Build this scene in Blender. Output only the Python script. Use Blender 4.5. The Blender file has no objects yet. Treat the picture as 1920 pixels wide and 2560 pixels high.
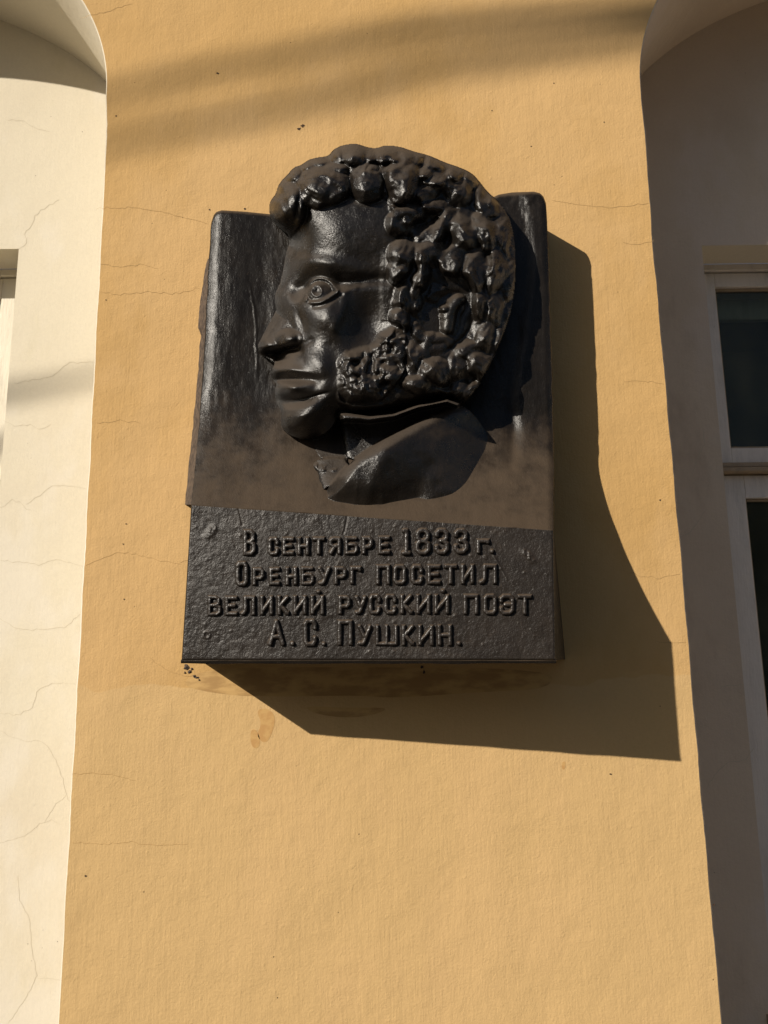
import bpy, math, random
import numpy as np
from mathutils import Vector, Matrix

# ------------------------------------------------------------------ camera, world, sun
S = bpy.context.scene
COL = S.collection
CAM_D, CAM_Z, FPX = 2.27, 1.60, 1950.0            # metres from the wall, eye height, focal length in photo pixels
PITCH = math.atan(FPX / 10353.0)
ROLL = math.radians(0.75)
cp, sp, cr, sr = math.cos(PITCH), math.sin(PITCH), math.cos(ROLL), math.sin(ROLL)
FWD = np.array([0, cp, sp]); U0 = np.array([0, -sp, cp]); R0 = np.array([1.0, 0, 0])
RGT = cr * R0 - sr * U0; UPV = cr * U0 + sr * R0
CAMP = np.array([0.0, -CAM_D, CAM_Z])
cam = bpy.data.cameras.new("camera"); cam_o = bpy.data.objects.new("camera", cam); COL.objects.link(cam_o)
cam.sensor_fit = 'HORIZONTAL'; cam.sensor_width = 36; cam.lens = FPX / 1920 * 36
cam.clip_start = 0.05; cam.clip_end = 500
m = Matrix.Identity(4)
for i in range(3):
    m[i][0], m[i][1], m[i][2], m[i][3] = RGT[i], UPV[i], -FWD[i], CAMP[i]
cam_o.matrix_world = m
S.camera = cam_o

SUN = np.array([1.09, 1.0, -0.73])              # direction the sunlight travels
w = bpy.data.worlds.new("World"); S.world = w; w.use_nodes = True
nt = w.node_tree; bg = nt.nodes['Background']
sky = nt.nodes.new('ShaderNodeTexSky'); sky.sky_type = 'NISHITA'; sky.sun_disc = False
el = math.atan2(0.73, math.hypot(1.09, 1.0))
sky.sun_elevation = el
sky.sun_rotation = math.atan2(-SUN[0], -SUN[1])
nt.links.new(sky.outputs[0], bg.inputs[0]); bg.inputs[1].default_value = 0.058
sun = bpy.data.lights.new("sun", 'SUN'); sun.energy = 5.0; sun.angle = math.radians(0.5); sun.color = (1.0, 0.92, 0.80)
sun_o = bpy.data.objects.new("sun", sun); COL.objects.link(sun_o)
sun_o.rotation_euler = Vector(SUN).to_track_quat('-Z', 'Y').to_euler()
S.view_settings.view_transform = 'Standard'; S.view_settings.look = 'None'
S.view_settings.exposure = -0.03; S.view_settings.gamma = 1.0; S.view_settings.use_curve_mapping = False

def P(px, py, d):
    """point at distance d in front of the wall seen at photo pixel (px,py)"""
    px = np.asarray(px, float); py = np.asarray(py, float); d = np.asarray(d, float)
    px, py, d = np.broadcast_arrays(px, py, d)
    a = (px - 960) / FPX; b = (1280 - py) / FPX
    dirv = FWD + a[..., None] * RGT + b[..., None] * UPV
    t = (CAM_D - d) / dirv[..., 1]
    return CAMP + dirv * t[..., None]

# ------------------------------------------------------------------ small tools
def mesh_np(name, V, F):
    me = bpy.data.meshes.new(name)
    V = np.ascontiguousarray(V, dtype=np.float32); F = np.asarray(F, dtype=np.int32)
    n, k = F.shape
    me.vertices.add(len(V)); me.vertices.foreach_set('co', V.ravel())
    me.loops.add(n * k); me.loops.foreach_set('vertex_index', F.ravel())
    me.polygons.add(n); me.polygons.foreach_set('loop_start', np.arange(n, dtype=np.int32) * k)
    me.update(calc_edges=True); me.validate()
    return me

def finish(name, me, mat, parent=None, origin=None, smooth=False, kind=None):
    o = bpy.data.objects.new(name, me)
    if mat: me.materials.append(mat)
    if smooth: me.polygons.foreach_set('use_smooth', [True] * len(me.polygons))
    COL.objects.link(o)
    if parent is not None: o.parent = parent
    if kind: o['kind'] = kind
    return o

def world_of(o):
    v = Vector((0, 0, 0))
    while o is not None: v += o.location; o = o.parent
    return np.array(v)

def obj(name, V, F, mat, parent=None, smooth=False, kind=None, own_origin=False, normals=None):
    V = np.asarray(V, float)
    base = world_of(parent) if parent is not None else np.zeros(3)
    org = V.mean(axis=0) if own_origin else base
    if isinstance(F, list):
        me = bpy.data.meshes.new(name); me.from_pydata([tuple(v) for v in (V - org)], [], F); me.update()
    else:
        me = mesh_np(name, V - org, F)
    o = finish(name, me, mat, parent, smooth=smooth, kind=kind)
    o.location = Vector(org - base)
    if normals is not None: me.normals_split_custom_set_from_vertices([tuple(x) for x in normals])
    return o

def thing(name, label, cat, loc=(0, 0, 0), group=None):
    o = bpy.data.objects.new(name, None); COL.objects.link(o); o.location = loc
    o.empty_display_size = 0.1
    o['label'] = label; o['category'] = cat
    if group: o['group'] = group
    return o

class MB:
    def __init__(s): s.V = []; s.F = []
    def quad(s, a, b, c, d):
        n = len(s.V); s.V += [a, b, c, d]; s.F.append((n, n + 1, n + 2, n + 3)); return s
    def box(s, x0, x1, y0, y1, z0, z1, bev=0.0):
        b = bev; n = len(s.V)
        if b <= 0:
            s.V += [(x, y, z) for x in (x0, x1) for y in (y0, y1) for z in (z0, z1)]
            s.F += [tuple(n + i for i in f) for f in ((0, 1, 3, 2), (4, 6, 7, 5), (0, 4, 5, 1), (2, 3, 7, 6), (0, 2, 6, 4), (1, 5, 7, 3))]
            return s
        # front face (towards -y) is inset by a bevel
        s.V += [(x0, y1, z0), (x1, y1, z0), (x1, y1, z1), (x0, y1, z1),
                (x0, y0 + b, z0), (x1, y0 + b, z0), (x1, y0 + b, z1), (x0, y0 + b, z1),
                (x0 + b, y0, z0 + b), (x1 - b, y0, z0 + b), (x1 - b, y0, z1 - b), (x0 + b, y0, z1 - b)]
        for i in range(4):
            j = (i + 1) % 4
            s.F += [(n + i, n + j, n + 4 + j, n + 4 + i), (n + 4 + i, n + 4 + j, n + 8 + j, n + 8 + i)]
        s.F += [(n + 8, n + 9, n + 10, n + 11), (n + 3, n + 2, n + 1, n)]
        return s
    def tube(s, pts, radii, k=10):
        n0 = len(s.V); pts = [Vector(p) for p in pts]
        for i, p in enumerate(pts):
            t = (pts[min(i + 1, len(pts) - 1)] - pts[max(i - 1, 0)]).normalized()
            a = t.cross(Vector((0, 0, 1)) if abs(t.z) < .9 else Vector((1, 0, 0))).normalized(); b = t.cross(a)
            for j in range(k):
                an = 2 * math.pi * j / k
                s.V.append(tuple(p + (a * math.cos(an) + b * math.sin(an)) * radii[i]))
        for i in range(len(pts) - 1):
            for j in range(k):
                s.F.append((n0 + i * k + j, n0 + i * k + (j + 1) % k, n0 + (i + 1) * k + (j + 1) % k, n0 + (i + 1) * k + j))
        s.F.append(tuple(n0 + j for j in range(k))); s.F.append(tuple(n0 + (len(pts) - 1) * k + j for j in reversed(range(k))))
        return s
    def build(s, name, mat, parent=None, **kw): return obj(name, s.V, s.F, mat, parent, **kw)

# numpy noise
def vnoise(x, y, seed=0):
    rng = np.random.RandomState(seed); T = rng.rand(64, 64) * 2 - 1
    xi = np.floor(x).astype(int); yi = np.floor(y).astype(int); fx = x - xi; fy = y - yi
    fx = fx * fx * fx * (fx * (fx * 6 - 15) + 10); fy = fy * fy * fy * (fy * (fy * 6 - 15) + 10)
    a = T[xi % 64, yi % 64]; b = T[(xi + 1) % 64, yi % 64]; c = T[xi % 64, (yi + 1) % 64]; d = T[(xi + 1) % 64, (yi + 1) % 64]
    return (a * (1 - fx) + b * fx) * (1 - fy) + (c * (1 - fx) + d * fx) * fy
def fbm(x, y, sc, seed=0, octv=3):
    r = 0; a = 1; t = 0
    for i in range(octv):
        r = r + a * vnoise(x / sc + 7.3 * i, y / sc + 3.1 * i, seed + i); t += a; a *= .5; sc = sc / 2.03
    return r / t
def sstep(a, b, x):
    t = np.clip((x - a) / (b - a), 0, 1); return t * t * (3 - 2 * t)
def smax(a, b, k):
    h = np.clip(.5 + .5 * (a - b) / k, 0, 1); return b + (a - b) * h + k * h * (1 - h)
def smin(a, b, k): return -smax(-a, -b, k)
def dist_line(X, Y, pts, closed=False):
    pts = list(pts) + ([pts[0]] if closed else []); D = np.full(X.shape, 1e9)
    for (x0, y0), (x1, y1) in zip(pts[:-1], pts[1:]):
        dx, dy = x1 - x0, y1 - y0; L = dx * dx + dy * dy + 1e-9
        t = np.clip(((X - x0) * dx + (Y - y0) * dy) / L, 0, 1)
        D = np.minimum(D, np.hypot(X - x0 - t * dx, Y - y0 - t * dy))
    return D
def inside(X, Y, pts):
    I = np.zeros(X.shape, bool); n = len(pts)
    for i in range(n):
        x0, y0 = pts[i]; x1, y1 = pts[(i + 1) % n]
        c = ((y0 > Y) != (y1 > Y))
        if y1 != y0: I ^= c & (X < (x1 - x0) * (Y - y0) / (y1 - y0) + x0)
    return I
def sdf(X, Y, pts):
    d = dist_line(X, Y, pts, True); return np.where(inside(X, Y, pts), d, -d)
def smoothpts(pts, it=2, closed=True):
    for _ in range(it):
        q = []; n = len(pts); rng = range(n) if closed else range(n - 1)
        if not closed: q.append(pts[0])
        for i in rng:
            a = pts[i]; b = pts[(i + 1) % n]
            q.append((a[0] * .75 + b[0] * .25, a[1] * .75 + b[1] * .25)); q.append((a[0] * .25 + b[0] * .75, a[1] * .25 + b[1] * .75))
        if not closed: q.append(pts[-1])
        pts = q
    return pts

# ------------------------------------------------------------------ materials
class M:
    def __init__(s, name):
        s.m = bpy.data.materials.new(name); s.m.use_nodes = True; s.t = s.m.node_tree
        s.b = s.t.nodes['Principled BSDF']; s.co = s.t.nodes.new('ShaderNodeTexCoord').outputs['Object']
    def n(s, ty, **kw):
        k = s.t.nodes.new(ty)
        for a, b in kw.items():
            if a in k.inputs: s.set(k.inputs[a], b)
            else: setattr(k, a, b)
        return k
    def set(s, inp, v):
        if isinstance(v, bpy.types.NodeSocket): s.t.links.new(v, inp)
        else: inp.default_value = v
    def noise(s, scale, detail=4, rough=.55, stretch=None, dist=0.0):
        co = s.co
        if stretch:
            mp = s.t.nodes.new('ShaderNodeMapping'); s.set(mp.inputs[0], co); mp.inputs['Scale'].default_value = stretch; co = mp.outputs[0]
        k = s.t.nodes.new('ShaderNodeTexNoise'); s.set(k.inputs['Vector'], co)
        k.inputs['Scale'].default_value = scale; k.inputs['Detail'].default_value = detail; k.inputs['Roughness'].default_value = rough
        k.inputs['Distortion'].default_value = dist
        return k.outputs['Fac']
    def ramp(s, fac, a, b, c0=0.0, c1=1.0):
        k = s.t.nodes.new('ShaderNodeMapRange'); s.set(k.inputs['Value'], fac)
        k.inputs['From Min'].default_value = a; k.inputs['From Max'].default_value = b
        k.inputs['To Min'].default_value = c0; k.inputs['To Max'].default_value = c1; k.interpolation_type = 'SMOOTHSTEP'
        return k.outputs[0]
    def math(s, op, a, b=0.0):
        k = s.t.nodes.new('ShaderNodeMath'); k.operation = op; s.set(k.inputs[0], a); s.set(k.inputs[1], b); return k.outputs[0]
    def mix(s, f, a, b):
        k = s.t.nodes.new('ShaderNodeMix'); k.data_type = 'RGBA'; s.set(k.inputs[0], f)
        s.set(k.inputs[6], a if isinstance(a, bpy.types.NodeSocket) else (*a, 1)); s.set(k.inputs[7], b if isinstance(b, bpy.types.NodeSocket) else (*b, 1))
        return k.outputs[2]
    def color(s, c): s.set(s.b.inputs['Base Color'], c if isinstance(c, bpy.types.NodeSocket) else (*c, 1))
    def bump(s, hgt, dist, strength=1.0, prev=None):
        k = s.t.nodes.new('ShaderNodeBump'); s.set(k.inputs['Height'], hgt); k.inputs['Distance'].default_value = dist
        k.inputs['Strength'].default_value = strength
        if prev is not None: s.set(k.inputs['Normal'], prev)
        s.set(s.b.inputs['Normal'], k.outputs[0]); return k.outputs[0]
    def sep(s):
        k = s.t.nodes.new('ShaderNodeSeparateXYZ'); s.set(k.inputs[0], s.co); return k.outputs

def plaster(name, col, col2, low=None, stain=(.5, .4, .25), stain_amt=.25, bumpamt=1.0):
    a = M(name)
    big = a.ramp(a.noise(1.3, 4), .35, .7)
    c = a.mix(big, col, col2)
    if low is not None:
        s = a.sep(); z = a.math('ADD', s[2], a.math('MULTIPLY', a.noise(2.2, 3, .7), .16))
        c = a.mix(a.ramp(z, 1.607, 1.613), low, c)
    st = a.ramp(a.noise(3.1, 6, .7, stretch=(1, 1, .45)), .56, .78)
    c = a.mix(a.math('MULTIPLY', st, stain_amt), c, stain)
    fine = a.noise(90, 3, .6)
    c = a.mix(a.ramp(fine, .3, .75, 0, .10), c, tuple(x * .55 for x in col))
    pits = a.n('ShaderNodeTexVoronoi'); a.set(pits.inputs['Vector'], a.co); pits.inputs['Scale'].default_value = 26
    pit = a.math('MULTIPLY', a.ramp(pits.outputs['Distance'], .03, .06, 1, 0), a.ramp(a.noise(5, 2), .58, .62))
    c = a.mix(a.math('MULTIPLY', pit, .7), c, (.10, .06, .03))
    a.color(c); pch = a.ramp(a.noise(.9, 5, .65, stretch=(1.4, 1, .8)), .47, .56)
    c = a.mix(a.math('MULTIPLY', pch, .35), c, tuple(x * k for x, k in zip(col, (1.06, 1.10, 1.25)))); a.color(c)
    a.b.inputs['Roughness'].default_value = .88; a.b.inputs['Specular IOR Level'].default_value = .25
    h1 = a.noise(38, 5, .62); h2 = a.noise(70, 3, .6, stretch=(1.6, 1.6, .13)); h3 = a.noise(150, 3, .6); h0 = a.noise(4.5, 3, .5)
    lump = a.ramp(a.noise(55, 2, .5), .60, .74)
    n1 = a.bump(h0, .010 * bumpamt)
    n2 = a.bump(h1, .0015 * bumpamt, 1, n1)
    n3 = a.bump(h2, .0008 * bumpamt, 1, n2)
    n4 = a.bump(lump, .0003 * bumpamt, 1, n3)
    a.bump(a.math('SUBTRACT', h3, a.math('MULTIPLY', pit, 1.5)), .0009 * bumpamt, 1, n4)
    return a.m

MAT = {}
MAT['yellow'] = plaster('yellow_plaster', (.625, .395, .165), (.57, .35, .132), low=(.63, .42, .19), stain=(.51, .31, .12), stain_amt=.45)
MAT['cream'] = plaster('cream_plaster', (.72, .65, .51), (.69, .61, .475), stain=(.60, .54, .36), stain_amt=.4, bumpamt=.55)
MAT['cream_shade_tone'] = plaster('cream_plaster_shade_tone', (.74, .62, .48), (.66, .54, .41), stain=(.46, .35, .25), stain_amt=.5, bumpamt=.8)  # same cream paint as the left niche, its colour shifted for the shade

def bronze(name, kind):
    a = M(name)
    g = a.t.nodes.new('ShaderNodeNewGeometry'); sp_ = a.t.nodes.new('ShaderNodeSeparateXYZ'); a.set(sp_.inputs[0], g.outputs['Normal'])
    up = sp_.outputs[2]
    big = a.noise(9, 5, .6)
    c = a.mix(a.ramp(big, .35, .7), (.0105, .0085, .0068) if kind != 'panel' and kind != 'letter' else (.018, .0142, .0115), (.016, .0125, .0095) if kind != 'panel' and kind != 'letter' else (.025, .0195, .0155))
    streak = a.ramp(a.noise(22, 5, .7, stretch=(2.2, 2.2, .22)), .5, .8)
    c = a.mix(a.math('MULTIPLY', streak, .22), c, (.05, .037, .026))
    # dust that has settled on everything that faces up
    dn = a.math('ADD', up, a.math('MULTIPLY', a.math('SUBTRACT', a.noise(14, 6, .65), .5), .9))
    dn = a.math('ADD', dn, a.math('MULTIPLY', a.math('SUBTRACT', a.noise(5, 4, .6, stretch=(1.5, 1.5, .5)), .5), .55))
    dust = a.ramp(dn, .05, .75)
    c = a.mix(a.math('MULTIPLY', dust, .45 if kind == 'head' else .74), c, (.088, .060, .037))
    # sparse pale scratches and specks
    sp1 = a.ramp(a.noise(240, 2, .5, stretch=(1, 1, .35), dist=1.5), .68, .76)
    c = a.mix(a.math('MULTIPLY', sp1, .25), c, (.16, .12, .09))
    a.color(c)
    r = a.ramp(dust, 0, 1, .29 if kind == 'head' else .30, .72)
    rr = a.math('ADD', r, a.math('MULTIPLY', a.math('SUBTRACT', a.noise(16, 6, .7), .48), .46))
    if kind == 'panel': rr = a.math('ADD', rr, .06)
    a.set(a.b.inputs['Roughness'], rr)
    a.b.inputs['Specular IOR Level'].default_value = .30 if kind == 'panel' else .26 if kind == 'slab' else .5
    a.b.inputs['Coat Weight'].default_value = 0.0
    if kind == 'panel':
        n1 = a.bump(a.noise(125, 3, .5), .0012)
        n2 = a.bump(a.noise(230, 3, .6), .0006, 1, n1)
    elif kind == 'letter':
        n1 = a.bump(a.noise(60, 3, .5), .0015); n2 = n1
    elif kind == 'slab':
        n1 = a.bump(a.noise(30, 5, .6, stretch=(1.6, 1.6, .35)), .0010)
        n2 = a.bump(a.noise(120, 4, .65, stretch=(1.3, 1.3, .5)), .0008, 1, n1)
    else:
        n1 = a.bump(a.noise(26, 4, .55), .0014)
        n2 = a.bump(a.noise(150, 4, .65), .0013, 1, n1)
    a.bump(a.noise(420, 2, .5), .0006, 1, n2)
    return a.m
MAT['bronze'] = bronze('dark_cast_metal', 'head')
MAT['slab'] = bronze('dark_cast_metal_slab', 'slab')
MAT['panel'] = bronze('dark_cast_metal_panel', 'panel')
MAT['letter'] = bronze('dark_cast_metal_lettering', 'letter')

def paintwood(name, col, dirt):
    a = M(name)
    c = a.mix(a.ramp(a.noise(7, 6, .7, stretch=(2, 2, .5)), .45, .75), col, tuple(x * .78 for x in col))
    c = a.mix(a.ramp(a.noise(33, 6, .75, stretch=(2, 2, .6)), .66, .74, 0, .85), c, dirt)
    a.color(c); a.b.inputs['Roughness'].default_value = .6
    n = a.bump(a.noise(60, 4, .6, stretch=(3, 3, .3)), .0015); a.bump(a.noise(12, 3), .003, 1, n)
    return a.m
MAT['wood'] = paintwood('white_painted_wood', (.78, .72, .66), (.16, .11, .08))
MAT['wood_cream'] = paintwood('cream_painted_wood', (.76, .69, .55), (.34, .25, .16))
MAT['wood_old'] = paintwood('worn_brown_wood', (.40, .30, .20), (.14, .08, .05))
a = M('dark_window_glass')
tr_ = a.t.nodes.new('ShaderNodeBsdfTransparent'); tr_.inputs[0].default_value = (.72, .76, .72, 1)
gl_ = a.t.nodes.new('ShaderNodeBsdfGlossy'); gl_.inputs['Roughness'].default_value = .03
fr_ = a.t.nodes.new('ShaderNodeFresnel'); fr_.inputs[0].default_value = 1.32
mx_ = a.t.nodes.new('ShaderNodeMixShader'); a.t.links.new(fr_.outputs[0], mx_.inputs[0]); a.t.links.new(tr_.outputs[0], mx_.inputs[1]); a.t.links.new(gl_.outputs[0], mx_.inputs[2])
df_ = a.t.nodes.new('ShaderNodeBsdfDiffuse'); df_.inputs[0].default_value = (.36, .36, .25, 1); m2_ = a.t.nodes.new('ShaderNodeMixShader')
a.set(m2_.inputs[0], a.ramp(a.noise(5, 6, .7, stretch=(1, 1, .4)), .3, .75, .03, .16)); a.t.links.new(mx_.outputs[0], m2_.inputs[1]); a.t.links.new(df_.outputs[0], m2_.inputs[2])
a.t.links.new(m2_.outputs[0], a.t.nodes['Material Output'].inputs['Surface']); MAT['glass'] = a.m
a = M('dark_room'); a.color((.035, .035, .03)); a.b.inputs['Roughness'].default_value = .9; MAT['room'] = a.m
a = M('house_plaster'); a.color(a.mix(a.noise(2, 4), (.20, .17, .13), (.26, .22, .16))); a.b.inputs['Roughness'].default_value = .9; MAT['house'] = a.m
a = M('crack_line'); a.color((.48, .305, .125)); a.b.inputs['Roughness'].default_value = 1; MAT['crack_y'] = a.m
a = M('crack_line_cream'); a.color((.60, .53, .40)); a.b.inputs['Roughness'].default_value = 1; MAT['crack_c'] = a.m
a = M('dark_chip'); a.color((.06, .035, .02)); a.b.inputs['Roughness'].default_value = 1; MAT['chip'] = a.m
a = M('ochre_stain'); a.color(a.mix(a.ramp(a.noise(40, 5), .4, .6), (.60, .37, .14), (.53, .30, .11))); a.b.inputs['Roughness'].default_value = .9; MAT['stain'] = a.m
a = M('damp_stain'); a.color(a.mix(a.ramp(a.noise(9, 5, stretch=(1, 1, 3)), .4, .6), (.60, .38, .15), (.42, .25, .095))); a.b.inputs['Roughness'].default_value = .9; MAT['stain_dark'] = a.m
a = M('cement_smear'); a.color(a.mix(a.ramp(a.noise(60, 5), .4, .6), (.12, .085, .06), (.045, .032, .025))); a.b.inputs['Roughness'].default_value = .9
a.bump(a.noise(90, 5, .7), .006); MAT['smear'] = a.m
a = M('pavement'); a.color(a.mix(a.noise(6, 5), (.05, .047, .042), (.07, .062, .055))); a.b.inputs['Roughness'].default_value = .9
a.bump(a.noise(60, 4), .004); MAT['pave'] = a.m
a = M('tree_bark'); a.color(a.mix(a.noise(20, 5), (.10, .08, .06), (.18, .14, .10))); a.b.inputs['Roughness'].default_value = .95
a.bump(a.noise(30, 5, .6, stretch=(2, 2, .4)), .01); MAT['bark'] = a.m

# ------------------------------------------------------------------ ground
g = MB().quad((-60, -80, 0), (60, -80, 0), (60, 20, 0), (-60, 20, 0)).build('ground', MAT['pave'], kind='structure')

# ------------------------------------------------------------------ the building
bld = thing('building', 'yellow plastered building wall between two arched cream window niches', 'building')
# outline of the pier between the niches, measured on the wall plane
def wallpts(pts): return [tuple(P(x, y, 0)) for x, y in pts]
ND_L, ND_R = 0.58, 0.60
AX = 1.5                                       # half width of each arched niche
left_edge = wallpts([(150, 2450), (178, 1950), (200, 1560), (214, 1300), (226, 1080), (240, 800), (250, 620), (256, 500), (262, 400), (264.5, 310), (264, 228)])
right_edge = wallpts([(1800, 2480), (1764, 2080), (1736, 1760), (1706, 1400), (1684, 1160), (1668, 980), (1648, 760), (1633, 600), (1620, 400), (1609, 278), (1603.5, 215)])
lx = left_edge[-1][0]; lz = left_edge[-1][2]
rx_ = right_edge[-1][0]; rz = right_edge[-1][2]
def rough(path, amp, seed):
    rs_ = np.random.RandomState(seed); out = [path[0]]
    for a_, b_ in zip(path[:-1], path[1:]):
        L = math.dist(a_, b_); n = max(1, int(L / .02))
        for i in range(1, n + 1):
            t = i / n; k = 0 if (i == n and b_ == path[-1]) else amp * (rs_.uniform(-1, 1) * .45 + .9 * math.sin((a_[2] + (b_[2] - a_[2]) * t) * 23 + seed) * rs_.uniform(.6, 1))
            out.append((a_[0] + (b_[0] - a_[0]) * t + k, 0.0, a_[2] + (b_[2] - a_[2]) * t))
    return out
left_edge = rough(left_edge, .0013, 1); right_edge = rough(right_edge, .0013, 2)
def arch(x_in, z_s, R, sgn, a_pts):
    """arch curve starting at the pier; sgn -1: the niche is to the left"""
    out = []; n = 90
    for i in range(1, n + 1):
        an = math.pi * i / n
        out.append((x_in + sgn * AX * (1 - math.cos(an)), 0.0, z_s + math.sqrt(R * AX) * math.sin(an)))
    return out
# fit the arch radius from the measured pixel at the top edge of the photo
def fitR(pxs, x_in, z_s):
    r = []
    for px, py in pxs:
        q = P(px, py, 0); dx = abs(q[0] - x_in); dz = q[2] - z_s
        r.append((dx * dx + dz * dz) / (2 * dx))
    return float(np.mean(r))
RL = fitR([(199, 0), (230, 52), (251, 108)], lx, lz)
RR = fitR([(1642, 0), (1614, 95)], rx_, rz)
print('arch radii', RL, RR, 'spring', lz, rz, 'edges', lx, rx_)
archL = arch(lx, lz, RL, -1, None); archR = arch(rx_, rz, RR, 1, None)
edL = [(left_edge[0][0] - .0 * 1, 0, 0.0)] + left_edge            # bottom to spring
edR = [(right_edge[0][0], 0, 0.0)] + right_edge
xoL = lx - 2 * AX; xoR = rx_ + 2 * AX
CH = 0.004
nicheL = edL + archL + [(xoL, 0, 0.0)]
nicheR = edR + archR + [(xoR, 0, 0.0)]
ZT = 5.6
XA, XB = xoL - .9, xoR + .9
def offs(path, d):                              # offset a path into the wall body (away from the opening)
    out = []
    for i, p in enumerate(path):
        a_ = Vector(path[max(i - 1, 0)]); b_ = Vector(path[min(i + 1, len(path) - 1)])
        t = (b_ - a_); t = Vector((t.x, 0, t.z)).normalized(); nrm = Vector((-t.z, 0, t.x))
        out.append((p[0] + nrm.x * d, 0.0, p[2] + nrm.z * d))
    out[0] = (out[0][0], 0, 0); out[-1] = (out[-1][0], 0, 0)
    return out
fL = offs(nicheL, -CH)      # path goes up on the right side of the left niche: body is to the right
fR = offs(nicheR, CH)
poly = [(XA, 0, 0), (XA, 0, ZT), (XB, 0, ZT), (XB, 0, 0)] + list(reversed(fR)) + fL
obj('yellow_wall', poly, [tuple(reversed(range(len(poly))))], MAT['yellow'], bld)
def back_path(path, n, k=0.0): return [(p[0], n, p[2]) for p in path]
for front, path, n, sgn, mt in ((fL, nicheL, ND_L, -1, 'cream'), (fR, nicheR, ND_R, 1, 'cream_shade_tone')):
    mb = MB()
    c1 = [(p[0], CH * .9, p[2]) for p in path]
    L = len(path)
    mb.V = list(front) + c1 + back_path(path, n)
    for i in range(L - 1):
        for a0 in (0, L):
            q = (a0 + i, a0 + i + 1, a0 + L + i + 1, a0 + L + i)
            mb.F.append(q if sgn < 0 else tuple(reversed(q)))
    mb.build('niche_reveal', MAT[mt], bld)

# back wall of each niche with its window opening
def back_wall(x0, x1, n, ox0, ox1, oz0, oz1, mt, reveal):
    mb = MB(); y = n
    mb.quad((x0, y, 0), (ox0, y, 0), (ox0, y, ZT), (x0, y, ZT))
    mb.quad((ox1, y, 0), (x1, y, 0), (x1, y, ZT), (ox1, y, ZT))
    mb.quad((ox0, y, oz1), (ox1, y, oz1), (ox1, y, ZT), (ox0, y, ZT))
    mb.quad((ox0, y, 0), (ox1, y, 0), (ox1, y, oz0), (ox0, y, oz0))
    mb.build('niche_back_wall', MAT[mt], bld)
    rv = MB(); e = y + reveal
    rv.quad((ox0, y, oz0), (ox0, e, oz0), (ox0, e, oz1), (ox0, y, oz1))
    rv.quad((ox1, e, oz0), (ox1, y, oz0), (ox1, y, oz1), (ox1, e, oz1))
    rv.quad((ox0, y, oz1), (ox0, e, oz1), (ox1, e, oz1), (ox1, y, oz1))
    rv.quad((ox0, e, oz0), (ox0, y, oz0), (ox1, y, oz0), (ox1, e, oz0))
    rv.build('window_reveal', MAT['cream'], bld)

oR = P(1754, 614, -ND_R); oL = P(47, 622, -ND_L)
REV_R, REV_L = 0.15, 0.16
oRx1 = rx_ + 2 * AX - (oR[0] - rx_); oLx0 = lx - 2 * AX + (lx - oL[0])
back_wall(rx_ - .15, xoR + .15, ND_R, oR[0], oRx1, 0.42, oR[2], 'cream_shade_tone', REV_R)
back_wall(xoL - .15, lx + .15, ND_L, oLx0, oL[0], 0.75, oL[2], 'cream', REV_L)

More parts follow.
